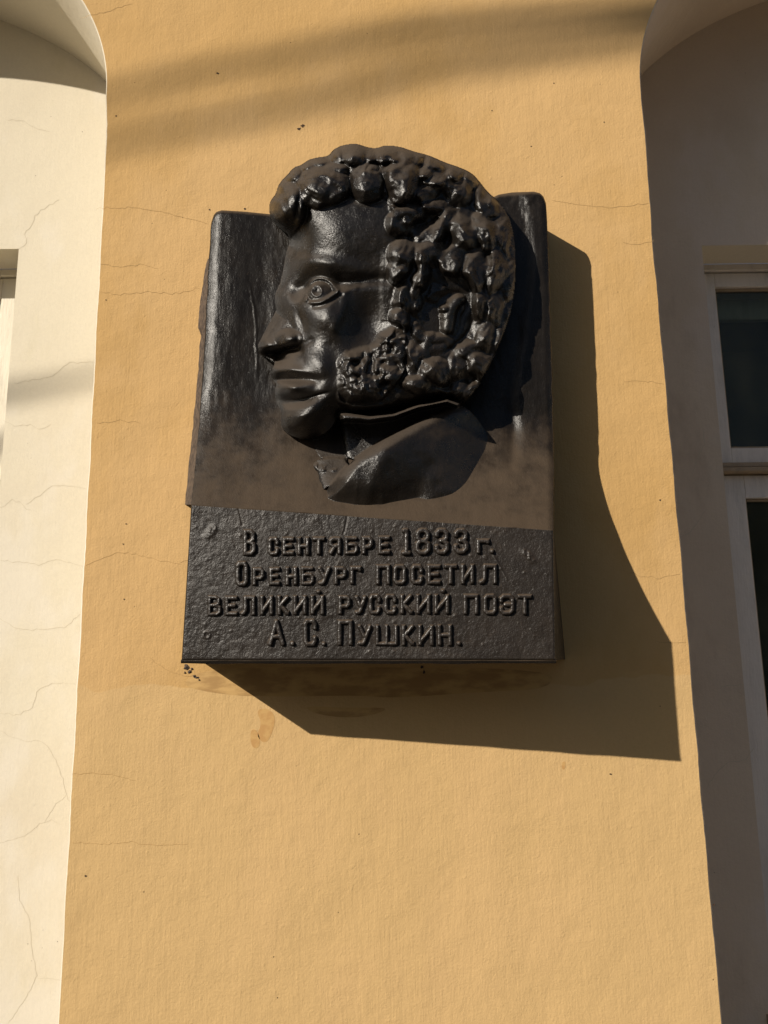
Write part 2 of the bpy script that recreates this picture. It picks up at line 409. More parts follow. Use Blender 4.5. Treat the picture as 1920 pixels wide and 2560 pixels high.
def window(x0, x1, z0, z1, y, mid, wood, woodb, s=.062):
    """frame, upper and lower sash, transom, sill, inner second frame"""
    W = bpy.data.objects.new('window', None); COL.objects.link(W); W.parent = bld; W.location = ((x0 + x1) / 2, y, z0)
    cas = .030; g_ = .0045; xc = (x0 + x1) / 2
    fr = MB().box(x0, x0 + cas, y, y + .09, z0, z1, .003).box(x1 - cas, x1, y, y + .09, z0, z1, .003)
    fr.box(x0 + cas + .001, x1 - cas - .001, y, y + .09, z1 - cas, z1, .003)
    fr.build('frame', MAT[wood], W)
    tr = MB().box(x0 + cas, x1 - cas, y - .028, y + .09, mid - .026, mid - .006, .005).box(x0 + cas, x1 - cas, y - .010, y + .09, mid - .006, mid + .018, .006)
    tr.build('transom', MAT[woodb], W)
    X0, X1 = x0 + cas + g_, x1 - cas - g_
    for (a0, a1) in ((X0, xc - .003), (xc + .003, X1)):
        for (b0, b1, ss) in ((mid + .020, z1 - cas - g_, s), (z0 + .03, mid - .030, s * 1.5)):
            yy = y + .014
            m_ = MB().box(a0, a0 + ss, yy, yy + .045, b0, b1, .003).box(a1 - ss, a1, yy, yy + .045, b0, b1, .003)
            m_.box(a0 + ss + .0005, a1 - ss - .0005, yy + .001, yy + .045, b1 - ss * .8, b1, .003).box(a0 + ss + .0005, a1 - ss - .0005, yy + .001, yy + .045, b0, b0 + ss * .8, .003)
            m_.build('sash', MAT[wood], W)
            bead = MB()
            u0, u1, v0, v1 = a0 + ss, a1 - ss, b0 + ss * .8, b1 - ss * .8
            bead.box(u0, u0 + .010, yy + .016, yy + .045, v0, v1, .003).box(u1 - .010, u1, yy + .016, yy + .045, v0, v1, .003)
            bead.box(u0 + .0105, u1 - .0105, yy + .016, yy + .045, v1 - .010, v1, .003).box(u0 + .0105, u1 - .0105, yy + .016, yy + .045, v0, v0 + .010, .003)
            bead.build('glazing_bead', MAT[woodb], W)
            MB().box(u0 + .010, u1 - .010, yy + .028, yy + .031, v0 + .010, v1 - .010).build('pane', MAT['glass'], W)
    # inner window frame and room behind
    yi = y + .10
    im = MB().box(x0 + .02, x0 + .10, yi, yi + .04, z0, z1, .003).box(x1 - .10, x1 - .02, yi, yi + .04, z0, z1, .003)
    im.box(x0 + .1005, x1 - .1005, yi, yi + .04, z1 - .11, z1 - .01, .003).box(x0 + .1005, x1 - .1005, yi + .002, yi + .04, mid - .03, mid + .03, .003)
    im.box(x0 + .1005, x1 - .1005, yi + .012, yi + .04, z1 - .20, z1 - .1105, .003)
    im.build('inner_frame', MAT['wood_cream'], W)
    rm = MB().quad((x0 - .3, yi + .9, z0 - .2), (x1 + .3, yi + .9, z0 - .2), (x1 + .3, yi + .9, z1 + .2), (x0 - .3, yi + .9, z1 + .2))
    rm.quad((x0 - .02, y + .09, z0), (x0 - .02, yi + .9, z0), (x0 - .02, yi + .9, z1 + .01), (x0 - .02, y + .09, z1 + .01))
    rm.quad((x1 + .02, y + .09, z0), (x1 + .02, y + .09, z1 + .01), (x1 + .02, yi + .9, z1 + .01), (x1 + .02, yi + .9, z0))
    rm.quad((x0 - .3, y + .09, z1 + .012), (x1 + .3, y + .09, z1 + .012), (x1 + .3, yi + .9, z1 + .012), (x0 - .3, yi + .9, z1 + .012))
    rm.build('dark_room', MAT['room'], W)
    MB().box(x0 - .03, x1 + .03, y - .16, y, z0 - .03, z0, .004).build('sill', MAT[woodb], W)
midR = float(P(1837, 1168, -(ND_R + REV_R))[2])
window(oR[0], oRx1, 0.42, oR[2], ND_R + REV_R - .001, midR, 'wood', 'wood_old', .078)
window(oLx0, oL[0], 0.75, oL[2], ND_L + REV_L - .001, midR, 'wood_cream', 'wood_cream', .11)

# unseen house added across the street to darken glass reflections and cut sky light
opp = thing('added_opposite_house', 'plain unseen house added across the street for reflections and darker ambient light', 'building', (0, -24, 0))
MB().box(-30, 30, -32, -24, 0, 8.2).build('wall', MAT['house'], opp)
MB().box(-30.4, 30.4, -32.4, -23.6, 8.2, 8.6).build('cornice', MAT['house'], opp)
for i in range(-7, 8):
    for zz in (1.4, 5.0):
        MB().box(i * 3.6 - .6, i * 3.6 + .6, -24.02, -23.96, zz, zz + 1.9, 0).build('window', MAT['room'], opp)

# hairline cracks in the plaster: thin ribbons, a part each
random.seed(5)
def crack(pts, d, mt, wpx=1.6, jit=3.0):
    q = []
    for (x0, y0), (x1, y1) in zip(pts[:-1], pts[1:]):
        L = math.hypot(x1 - x0, y1 - y0); n = max(2, int(L / 9))
        for i in range(n):
            t = i / n; q.append((x0 + (x1 - x0) * t + random.gauss(0, jit * .35), y0 + (y1 - y0) * t + random.gauss(0, jit * .5)))
    q.append(pts[-1]); mb = MB(); n = len(q)
    for i, (x, y) in enumerate(q):
        a_ = q[max(i - 1, 0)]; b_ = q[min(i + 1, n - 1)]
        tx, ty = b_[0] - a_[0], b_[1] - a_[1]; L = math.hypot(tx, ty) + 1e-6
        ww = wpx * (.25 + .75 * math.sin(math.pi * (i + .6) / (n + .2)) ** .5) * random.uniform(.6, 1.1) / 2
        mb.V += [tuple(P(x - ty / L * ww, y + tx / L * ww, d)), tuple(P(x + ty / L * ww, y - tx / L * ww, d))]
    mb.F = [(2 * i, 2 * i + 1, 2 * i + 3, 2 * i + 2) for i in range(n - 1)]
    mb.build('crack', MAT[mt], bld, own_origin=True)
yl = .0006
for p in ([(252, 663), (300, 668), (350, 660), (395, 672)], [(246, 728), (300, 738), (360, 728), (430, 735), (500, 722)],
          [(240, 1060), (300, 1050), (350, 1058)], 
          [(214, 1414), (262, 1395), (300, 1382), (350, 1388), (400, 1402), (452, 1410)],
          [(372, 1645), (410, 1672), (450, 1688), (480, 1690)],
          [(180, 1935), (250, 1932), (300, 1940), (340, 1952)], [(175, 2105), (260, 2110), (330, 2106), (400, 2114), (470, 2110)],
          [(240, 520), (330, 518), (420, 532), (520, 560)], 
          [(1380, 500), (1450, 512), (1530, 520), (1622, 508)], 
          [(1556, 606), (1590, 612), (1638, 600)], 
          [(1560, 955), (1600, 952), (1660, 960)], [(1545, 1420), (1600, 1440), (1650, 1445), (1700, 1435)],
          [(1640, 1604), (1680, 1608), (1715, 1606)], 
          [(450, 1405), (470, 1400)], [(200, 45), (260, 30), (330, 10)]):
    crack(p, yl, 'crack_y', 1.15)
for p in ([(150, 500), (112, 520), (86, 540), (84, 552), (60, 588), (68, 610), (52, 618), (45, 625)],
          [(35, 960), (80, 950), (130, 940), (175, 905), (240, 905)], [(8, 1050), (35, 1064), (75, 1064), (105, 1072), (128, 1060)],
          [(65, 1262), (100, 1238), (130, 1215), (160, 1213), (215, 1222)], [(0, 1268), (30, 1250), (50, 1255), (65, 1270), (78, 1275)],
          [(0, 1400), (50, 1405), (95, 1412), (140, 1398), (212, 1416)], [(0, 1548), (40, 1570), (90, 1575), (160, 1568), (200, 1535)],
          [(0, 1784), (50, 1786), (80, 1768), (92, 1728), (130, 1708), (188, 1710)], [(0, 1828), (30, 1842), (60, 1852), (105, 1852), (130, 1880), (150, 1930), (170, 1998), (178, 2010)],
          [(0, 2108), (60, 2090), (100, 2060), (130, 2050), (155, 2062)], [(110, 2055), (140, 2010), (165, 1988)],
          [(44, 2190), (50, 2250), (75, 2300), (78, 2360), (92, 2440), (62, 2500), (20, 2560)], [(92, 2446), (120, 2444), (150, 2450)],
          [(20, 300), (60, 302), (90, 322), (125, 330)]):
    crack(p, -ND_L + .0006, 'crack_c', 1.2)
for p in ([(1758, 1070), (1762, 1110), (1740, 1150), (1732, 1190)], [(1702, 1345), (1725, 1330), (1750, 1302), (1760, 1280)],
          [(1765, 1975), (1785, 1940), (1815, 1910), (1865, 1900), (1885, 1870)], [(1800, 1716), (1830, 1712), (1860, 1712)]):
    crack(p, -ND_R + .0006, 'crack_c', 1.8)
# old stains: run-off and a damp patch under the plaque, repaired spots
def blot(pts, mt):
    V = [tuple(P(x, y, .0004)) for x, y in smoothpts(pts, 2)]
    obj('stain', V, [tuple(range(len(V)))], MAT[mt], bld, own_origin=True)
blot([(640, 1775), (668, 1770), (690, 1790), (682, 1830), (664, 1862), (640, 1840), (655, 1810)], 'stain')
blot([(625, 1826), (640, 1822), (652, 1850), (646, 1872), (628, 1868)], 'stain')
blot([(1405, 1905), (1415, 1903), (1412, 1925), (1404, 1922)], 'stain')
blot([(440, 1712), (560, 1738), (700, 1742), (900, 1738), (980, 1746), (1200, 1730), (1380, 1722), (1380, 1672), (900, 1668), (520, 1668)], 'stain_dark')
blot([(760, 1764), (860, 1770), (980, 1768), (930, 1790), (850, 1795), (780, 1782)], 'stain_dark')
# small chips and pits in the yellow plaster
def chip(px, py, r, d=.0008):
    n = 8; V = [tuple(P(px + r * (1 + .5 * random.uniform(-1, 1)) * math.cos(6.283 * i / n), py + r * (.8 + .5 * random.uniform(-1, 1)) * math.sin(6.283 * i / n), d)) for i in range(n)]
    obj('chip', V, [tuple(range(n))], MAT['chip'], bld, own_origin=True)
for c_ in ((748, 322, 4), (757, 314, 4.5), (544, 183, 3), (1385, 208, 2.2), (524, 524, 2.5), (612, 522, 2.2), (290, 290, 2.5), (1527, 1935, 3), (214, 2190, 3), (476, 1375, 2), (265, 750, 2), (1650, 1250, 2.4),
           (316, 1310, 2), (308, 1360, 1.8), (310, 1498, 2), (1230, 276, 1.6), (1328, 366, 1.6), (1510, 305, 1.6), (1785, 2262, 3.2)): chip(*c_)

# ------------------------------------------------------------------ the memorial plaque
base = P(920, 1655, 0)
plq = thing('memorial_plaque', 'dark cast metal plaque with raised head in profile and inscription on yellow wall', 'plaque', (float(base[0]), 0, float(base[2])))
def C2F(u, v): return 440 + np.asarray(u, float) / 1.659, 320 + np.asarray(v, float) / 1.659
UN = 0.0006                                         # metres per relief unit
# panel: four corners in photo pixels + depth
PTL, PTR, PBR, PBL = (478, 1262, .272), (1383, 1325, .374), (1388, 1650, .386), (454, 1651, .283)
def bil(s, t, k): return (PTL[k] * (1 - s) + PTR[k] * s) * (1 - t) + (PBL[k] * (1 - s) + PBR[k] * s) * t
def panel_depth_px(px, py):
    s = (px - 466) / (1386 - 466); t = (py - 1290) / 360
    return bil(np.clip(s, -.1, 1.1), np.clip(t, -.2, 1.1), 2)

# upper slab: depth from the wall as a function of C coordinates
def slab_top(s):
    return np.interp(s, [0, .006, .014, .03, .10, .172, .5, .80, .835, .86, .90, .965, .983, .993, 1], [392, 362, 348, 341, 347, 357, 340, 305, 292, 276, 267, 264, 270, 284, 312])
def slab_x(s, v):
    xl = np.interp(v, [341, 540, 1000, 1260, 1562], [148, 137, 112, 92, 63]); xr = np.interp(v, [264, 480, 900, 1300, 1668], [1531, 1544, 1556, 1568, 1566])
    xl = xl + 1.6 * vnoise(v / 61, v * 0, 8) + .5 * vnoise(v / 13, v * 0, 9); xr = xr + 1.6 * vnoise(v / 47, v * 0, 18)
    return xl * (1 - s) + xr * s
def slab_bot(s): return 1562 + (1668 - 1562) * s
def slab_depth(s, v):
    t = (v - 300) / (slab_bot(s) - 300)
    du = .122 + .033 * sstep(.15, 1, s)
    dp = bil(s, 0, 2)
    k = np.clip((t - (.60 + .05 * s)) / (.40 - .05 * s), 0, 1); k = k ** 1.7
    dd = du + (dp - du) * k
    X = slab_x(s, v)
    flat = 1 - sstep(.55, .8, t)
    # raised left rim rolling away to the left, shallow hollow beside it
    e = X - slab_x(0 * s, v)
    roll = np.clip(1 - e / 50, 0, 1); dd = dd - .014 * roll ** 2 * (.35 + .65 * flat)
    dd = dd - .010 * sstep(50, 260, e) * sstep(620, 300, e) * flat
    er = slab_x(0 * s + 1, v) - X
    dd = dd - .010 * np.clip(1 - er / 30, 0, 1) ** 2
    # ridge near the right part of the slab
    dd = dd + .007 * sstep(-26, 26, (X - np.interp(v, [264, 400, 560, 1150, 1400], [1430, 1462, 1480, 1400, 1400]))) * flat
    dd = dd - .010 * np.exp(-((X - 1400) / 28) ** 2 - ((v - 1260) / 110) ** 2)
    dd = dd + .0022 * fbm(X, v * .35, 85, 11, 3) + .0006 * fbm(X, v * .6, 22, 12, 2) * (.5 + .5 * flat)
    dd = dd + .0026 * fbm(X, v, 30, 13, 3) * sstep(1330, 1470, X) * sstep(500, 300, v)
    # small casting ridge left of the nose
    dd = dd + .0022 * np.exp(-((X - np.interp(v, [640, 800, 1000], [305, 330, 335]) - 4 * fbm(X, v, 30, 5)) / 3.2) ** 2) * sstep(640, 690, v) * sstep(1050, 960, v)
    return dd
NS, NT = 300, 300
s_, t_ = np.meshgrid(np.linspace(0, 1, NS), np.linspace(0, 1, NT))
vv = slab_top(s_) * (1 - t_) + slab_bot(s_) * t_; uu = slab_x(s_, vv)
dd = slab_depth(s_, vv)
rt = np.clip(1 - (vv - slab_top(s_)) / 16, 0, 1); dd = dd - .012 * (1 - np.sqrt(np.clip(1 - rt ** 2, 0, 1)))
fx, fy = C2F(uu, vv)
V = P(fx, fy, dd).reshape(-1, 3)
idx = np.arange(NS * NT).reshape(NT, NS)
F = np.stack([idx[:-1, :-1], idx[1:, :-1], idx[1:, 1:], idx[:-1, 1:]], -1).reshape(-1, 4)
# skirts back to the wall
def skirt(V, ring, backpts):
    n0 = len(V); V2 = np.vstack([V, backpts]); F2 = []
    for i in range(len(ring) - 1): F2.append((ring[i], ring[i + 1], n0 + i + 1, n0 + i))
    return V2, np.array(F2)
ringL = idx[::-1, 0]; ringT = idx[0, :]; ringR = idx[:, -1]; ringB = idx[-1, ::-1]
# left flank flares out to the wall below its upper third, as seen in the photograph
vL = vv[::-1, 0]; fl = np.interp(vL, [392, 530, 560, 700, 830, 862, 1000, 1300, 1562], [0, 0, 9, 24, 31, 18, 20, 26, 28]) + 3.5 * fbm(vL, vL * 0, 60, 3)
bx, by = C2F(uu[::-1, 0] - fl, vL); BL_ = P(bx, by, 0.001)
inner = P(*C2F(uu[::-1, 0], vL), 0.001)
BL_ = np.where((fl > 4)[:, None], BL_, np.stack([V[ringL][:, 0] + .0, np.full(len(ringL), -.001), V[ringL][:, 2]], 1))
V, F1 = skirt(V, ringL, BL_)
bT = V[ringT].copy(); bT[:, 1] = -.001; V, F2 = skirt(V, ringT, bT)
bR = V[ringR].copy(); bR[:, 1] = -.001; bR[:, 0] += .004; V, F3 = skirt(V, ringR, bR)
o = obj('background_slab', V, np.vstack([F, F1, F2, F3]), MAT['slab'], plq, smooth=False)
o.data.materials.append(MAT['smear']); mi_ = np.zeros(len(o.data.polygons), np.int32); mi_[len(F):len(F) + len(F1)] = 1; o.data.polygons.foreach_set('material_index', mi_)
me = o.data; sm = np.zeros(len(me.polygons), bool); sm[:len(F)] = True; me.polygons.foreach_set('use_smooth', sm)

# inscription panel -------------------------------------------------
NS, NT = 420, 170
s_, t_ = np.meshgrid(np.linspace(0, 1, NS), np.linspace(0, 1.0, NT))
px = bil(s_, t_, 0); py = bil(s_, t_, 1); pd = bil(s_, t_, 2)
ex = np.minimum(s_, 1 - s_) * 920; ey = (1 - t_) * 350
e = np.minimum(ex, ey); rr_ = np.clip(1 - e / 5, 0, 1); pd = pd - .004 * (1 - np.sqrt(np.clip(1 - rr_ ** 2, 0, 1)))
pd = pd + .0014 * fbm(px, py, 60, 21, 3) + .0007 * fbm(px, py, 12, 22, 2) * (1 - .6 * s_)
def weld(cx, cy, rx, ry, an, amp, seed):
    ca, sa = math.cos(an), math.sin(an); x = (px - cx) * ca + (py - cy) * sa; y = -(px - cx) * sa + (py - cy) * ca
    return amp * np.exp(-((x / rx) ** 2 + (y / ry) ** 2) ** 2) * (.45 + 1.3 * np.abs(fbm(px, py, 7, seed, 2)))
pd = pd + weld(528, 1330, 20, 12, -.9, .0034, 31) + weld(1321, 1390, 24, 9, .8, .0034, 32)
rg = np.hypot(px - 517, py - 1587); pd = pd + .0022 * np.exp(-((rg - 8) / 2.2) ** 2) - .001 * np.exp(-(rg / 5) ** 2)
rg = np.hypot(px - 1213, py - 1393); pd = pd + .0015 * np.exp(-((rg - 3.5) / 1.6) ** 2)
for pts in ([(595, 1268), (600, 1285), (603, 1300), (606, 1312)], [(868, 1290), (866, 1305), (862, 1325), (858, 1335)]):
    pd = pd - .0022 * np.exp(-(dist_line(px, py, pts) / 1.7) ** 2)
pd = pd + .0012 * np.exp(-(dist_line(px, py, [(1233, 1388), (1250, 1415), (1268, 1450)]) / 1.5) ** 2)
rs = np.random.RandomState(9)
for _ in range(90):
    cx, cy = rs.uniform(480, 1380), rs.uniform(1300, 1640); pd = pd + rs.uniform(.0006, .0018) * np.exp(-(np.hypot(px - cx, py - cy) / rs.uniform(1.6, 3.4)) ** 2)
V = P(px, py, pd).reshape(-1, 3); idx = np.arange(NS * NT).reshape(NT, NS)
F = np.stack([idx[:-1, :-1], idx[1:, :-1], idx[1:, 1:], idx[:-1, 1:]], -1).reshape(-1, 4)
ringL = idx[::-1, 0]; ringT = idx[0, :]; ringR = idx[:, -1]; ringB = idx[-1, ::-1]
nF = len(F); Fs = [F]
b = V[ringL].copy(); b[:, 1] += .25; b[:, 1] = np.minimum(b[:, 1], -.002); b[:, 0] -= .0; V, q = skirt(V, ringL, b); Fs.append(q)
b = V[ringT].copy(); b[:, 1] += .02; b[:, 2] -= .01; V, q = skirt(V, ringT, b); Fs.append(q)
tt = np.linspace(0, 1, len(ringR)); b = P(1386 + 28 * tt, 1330 + 327 * tt, .002); b[:, 2] = V[ringR][:, 2]; V, q = skirt(V, ringR, b); Fs.append(q)
b = V[ringB].copy(); b[:, 1] += .012; V, q = skirt(V, ringB, b); Fs.append(q)
panel = obj('inscription_panel', V, np.vstack(Fs), MAT['panel'], plq)
sm = np.zeros(len(panel.data.polygons), bool); sm[:nF] = True; panel.data.polygons.foreach_set('use_smooth', sm)
# bottom lip under the panel
n = 60; ss = np.linspace(0, 1, n)
x_ = 452 + (1391 - 452) * ss; d0 = PBL[2] * (1 - ss) + PBR[2] * ss
rows = [P(x_, 1649.0 + 0 * ss, d0 - .006), P(x_, 1652 + .6 * vnoise(ss * 18, ss * 0, 4), d0 - .004), P(x_, 1659 + 1.2 * vnoise(ss * 11, ss * 0, 5), d0 - .007)]
bk = P(x_, 1660 + 0 * ss, d0 - .02); bk[:, 1] = -.002; rows.append(bk)
V = np.vstack(rows); F = [(r * n + i, r * n + i + 1, (r + 1) * n + i + 1, (r + 1) * n + i) for r in range(3) for i in range(n - 1)]
n0 = len(V); e0 = rows[0][0].copy(); e0[1] = -.002; e1 = rows[0][-1].copy(); e1[1] = -.002
V = np.vstack([V, e0, e1]); F += [(0, n, 2 * n, 3 * n, n0), (n - 1, 2 * n - 1, 3 * n - 1, 4 * n - 1, n0 + 1)]
obj('bottom_lip', V, F, MAT['slab'], plq)

# raised letters: each one a casting with sloping sides ---------------
def arc(cx, cy, rx, ry, a0, a1, n=10): return [(cx + rx * math.cos(math.radians(a0 + (a1 - a0) * i / n)), cy + ry * math.sin(math.radians(a0 + (a1 - a0) * i / n))) for i in range(n + 1)]
# glyph skeletons in a unit box, y down; strokes run along the middle of the letter's bars
def box_c(open_): pass
GL = {
 'В': [[(0, 0), (0, 1)], [(0, 0), (.6, 0), (.9, .1), (.9, .36), (.6, .47), (0, .47)], [(.6, .47), (1, .6), (1, .88), (.7, 1), (0, 1)]],
 'С': [[(1, .30), (1, .14), (.8, 0), (.2, 0), (0, .14), (0, .86), (.2, 1), (.8, 1), (1, .86), (1, .72)]],
 'Е': [[(1, 0), (0, 0), (0, 1), (1, 1)], [(0, .48), (.85, .48)]],
 'Н': [[(0, 0), (0, 1)], [(1, 0), (1, 1)], [(0, .5), (1, .5)]],
 'Т': [[(0, 0), (1, 0)], [(.5, 0), (.5, 1)]],
 'Я': [[(1, 1), (1, 0), (.25, 0), (0, .12), (0, .38), (.25, .52), (1, .52)], [(.5, .52), (0, 1)]],
 'Б': [[(.95, 0), (0, 0), (0, 1), (.8, 1), (1, .86), (1, .56), (.8, .42), (0, .42)]],
 'Р': [[(0, 1), (0, 0), (.75, 0), (1, .12), (1, .46), (.75, .60), (0, .60)]],
 'О': [[(.2, 0), (.8, 0), (1, .13), (1, .87), (.8, 1), (.2, 1), (0, .87), (0, .13), (.2, 0)]],
 'У': [[(0, 0), (.5, .62)], [(1, 0), (.42, .9), (.3, 1), (.02, 1)]],
 'Г': [[(0, 1), (0, 0), (1, 0), (1, .10)]],
 'П': [[(0, 1), (0, 0), (1, 0), (1, 1)]],
 'Л': [[(0, 1), (.14, .97), (.26, .8), (.30, 0), (1, 0), (1, 1)]],
 'И': [[(0, 0), (0, 1)], [(1, 0), (1, 1)], [(0, .9), (1, .1)]],
 'К': [[(0, 0), (0, 1)], [(.95, 0), (.12, .5), (1, 1)]],
 'Э': [[(0, .28), (0, .14), (.2, 0), (.75, 0), (1, .16), (1, .84), (.75, 1), (.2, 1), (0, .86), (0, .72)], [(.35, .5), (1, .5)]],
 'А': [[(0, 1), (.5, 0), (1, 1)], [(.2, .68), (.8, .68)]],
 'Ш': [[(0, 0), (0, 1), (1, 1), (1, 0)], [(.5, 0), (.5, 1)]],
 '1': [[(.12, 0), (.56, 0), (.56, 1)], [(.05, 1), (1, 1)], [(.12, 0), (.12, .03)]],
 '8': [[(.3, 0), (.7, 0), (.93, .12), (.93, .34), (.7, .46), (.3, .46), (.07, .34), (.07, .12), (.3, 0)], [(.3, .46), (.7, .46), (1, .6), (1, .86), (.7, 1), (.3, 1), (0, .86), (0, .6), (.3, .46)]],
 '3': [[(.02, .22), (.02, .12), (.25, 0), (.7, 0), (.95, .12), (.95, .34), (.7, .46), (.4, .46)], [(.7, .46), (1, .6), (1, .86), (.72, 1), (.25, 1), (0, .86), (0, .74)]],
 '.': [[(.3, .5), (.7, .5)]],
}
GL['Й'] = GL['И']
def A_(x0, x1, y0, y1): return (440 + x0 / 3.318, 440 + x1 / 3.318, 1240 + y0 / 3.318, 1240 + y1 / 3.318)
def B_(x0, x1, y0, y1): return (900 + x0 / 3.072, 900 + x1 / 3.072, 1240 + y0 / 3.072, 1240 + y1 / 3.072)
LET = [('В', A_(552, 668, 272, 498)), ('С', A_(757, 860, 336, 498)), ('Е', A_(876, 985, 336, 495)), ('Н', A_(1000, 1112, 336, 495)), ('Т', A_(1128, 1240, 334, 493)),
 ('Я', A_(1262, 1376, 334, 492)), ('Б', A_(1396, 1516, 332, 490)), ('Р', A_(1536, 1640, 330, 488)), ('Е', B_(135, 238, 302, 452)),
 ('1', B_(312, 398, 243, 458)), ('8', B_(418, 548, 243, 458)), ('3', B_(568, 690, 243, 455)), ('3', B_(716, 838, 245, 450)), ('Г', B_(890, 1002, 325, 448)), ('.', B_(992, 1036, 405, 446)),
 ('О', A_(488, 604, 536, 754)), ('Р', A_(628, 738, 588, 748)), ('Е', A_(766, 868, 586, 746)), ('Н', A_(902, 1012, 584, 746)), ('Б', A_(1032, 1152, 582, 744)), ('У', A_(1172, 1290, 580, 744)),
 ('Р', A_(1306, 1420, 580, 740)), ('Г', A_(1438, 1546, 578, 738)),
 ('П', B_(117, 238, 522, 686)), ('О', B_(250, 360, 522, 686)), ('С', B_(385, 490, 522, 684)), ('Е', B_(512, 626, 522, 684)), ('Т', B_(642, 752, 520, 682)), ('И', B_(770, 882, 518, 682)), ('Л', B_(908, 1058, 518, 682)),
 ('В', A_(258, 380, 820, 1000)), ('Е', A_(400, 516, 824, 998)), ('Л', A_(528, 664, 822, 996)), ('И', A_(690, 812, 820, 994)), ('К', A_(834, 946, 820, 992)), ('И', A_(966, 1090, 820, 990)), ('Й', A_(1110, 1236, 818, 990)),
 ('Р', A_(1340, 1455, 820, 986)), ('У', A_(1478, 1588, 820, 988)), ('С', B_(62, 166, 750, 916)), ('С', B_(180, 286, 750, 914)), ('К', B_(304, 412, 750, 912)), ('И', B_(425, 548, 750, 912)), ('Й', B_(565, 692, 750, 912)),
 ('П', B_(790, 916, 748, 916)), ('О', B_(943, 1056, 748, 918)), ('Э', B_(1065, 1192, 750, 918)), ('Т', B_(1206, 1328, 752, 918)),
 ('А', A_(756, 908, 1018, 1250)), ('.', A_(944, 988, 1202, 1246)), ('С', A_(1050, 1176, 1014, 1254)), ('.', A_(1204, 1248, 1206, 1248)), ('П', A_(1334, 1472, 1022, 1246)), ('У', B_(-22, 96, 984, 1152)),
 ('Ш', B_(115, 296, 984, 1154)), ('К', B_(315, 424, 984, 1154)), ('И', B_(440, 572, 984, 1154)), ('Н', B_(590, 712, 982, 1154)), ('.', B_(738, 782, 1112, 1156))]
random.seed(3)
def letter(ch, bx):
    x0, x1, y0, y1 = bx; w_ = x1 - x0; h_ = y1 - y0
    sw = 14.2 if h_ > 60 else 13.2
    if ch == '.': sw = 14.5
    if ch == 'Ш': sw = 12.0
    if ch in '8ВБ' and h_ < 60: sw = 12.0
    ix0, ix1, iy0, iy1 = x0 + sw / 2, x1 - sw / 2, y0 + sw / 2, y1 - sw / 2
    if ch == '.': ix0 = ix1 = (x0 + x1) / 2; iy0 = iy1 = (y0 + y1) / 2
    st = 1.05; pad = 4; X, Y = np.meshgrid(np.arange(x0 - pad, x1 + pad, st), np.arange(y0 - pad - (14 if ch == 'Й' else 0), y1 + pad, st))
    D = np.full(X.shape, 1e9)
    for stroke in GL[ch]:
        pts = [(ix0 + (ix1 - ix0) * a_, iy0 + (iy1 - iy0) * b_) for a_, b_ in stroke]
        # square-ended bars: chebyshev-like ends on straight bars keep the corners crisp
        D = np.minimum(D, dist_line(X, Y, pts) - sw / 2)
    if ch == 'Й': D = np.minimum(D, np.hypot((X - (x0 + x1) / 2 - 3) * .85, Y - (y0 - 6.5)) - 6.5)
    # squarer outer corners
    if ch in 'ВЕНТПГБРЛИКШЙ':
        C_ = np.full(X.shape, 1e9)
        for stroke in GL[ch]:
            for a_, b_ in stroke:
                if a_ in (0, 1, .5) and b_ in (0, 1) and not (ch in 'БРВ' and a_ == 1) and not (ch == 'Л' and a_ == 0):
                    cx, cy = ix0 + (ix1 - ix0) * a_, iy0 + (iy1 - iy0) * b_
                    C_ = np.minimum(C_, np.maximum(np.abs(X - cx), np.abs(Y - cy)) - sw / 2 + .3)
        D = np.minimum(D, C_)
    D = D + .5 * vnoise(X / 6, Y / 6, random.randint(0, 999))
    Hh = sstep(1.3, -3.2, D) * .0096 + .0006 * fbm(X, Y, 9, random.randint(0, 999), 2) - .0010
    Hh = Hh - .0012 * sstep(-5.5, -2, D)
    keep = D < 2.6
    cell = keep[:-1, :-1] & keep[1:, :-1] & keep[1:, 1:] & keep[:-1, 1:]
    idx = np.arange(X.size).reshape(X.shape)
    F = np.stack([idx[:-1, :-1], idx[1:, :-1], idx[1:, 1:], idx[:-1, 1:]], -1)[cell]
    used = np.unique(F); mp = -np.ones(X.size, int); mp[used] = np.arange(len(used))
    V = P(X, Y, panel_depth_px(X, Y) + Hh).reshape(-1, 3)[used]
    obj('letter', V, mp[F], MAT['letter'], panel, smooth=True, own_origin=True)
for ch, bx in LET: letter(ch, bx)

# ------------------------------------------------------------------ the head in relief
STEP = 2.6
U, Vv = np.meshgrid(np.arange(325, 1435, STEP), np.arange(45, 1615, STEP))
wamp = .35 + .65 * sstep(820, 920, U)
Wx = U + wamp * (26 * fbm(U, Vv, 95, 41, 3) + 14 * vnoise(U / 150, Vv / 150, 42)); Wy = Vv + wamp * (26 * fbm(U, Vv, 95, 51, 3) + 14 * vnoise(U / 150, Vv / 150, 52))      # slightly warped coordinates: hand-modelled outlines
HEAD = smoothpts([(470,470),(453,535),(436,630),(412,685),(407,720),(416,760),(432,850),(432,950),(403,985),(396,1015),(400,1048),(418,1062),(408,1085),(410,1120),(424,1155),(436,1175),(433,1225),(448,1262),(500,1288),(565,1296),(640,1262),(682,1190),
  (730,1172),(850,1170),(1000,1135),(1125,1112),(1180,1160),(1212,1136),(1250,1080),(1296,1000),(1342,900),(1382,800),(1402,700),(1410,600),(1408,500),(1398,420),(1375,350),(1335,300),(1290,262),(1255,215),(1225,185),(1185,165),(1110,140),(1050,112),(980,95),(930,76),(870,70),(830,84),(790,78),
  (745,62),(690,70),(652,88),(632,116),(590,120),(550,130),(520,152),(488,162),(460,195),(438,216),(420,245),(414,272),(390,302),(384,335),(392,375),(412,402),(440,425),(462,440)], 1)
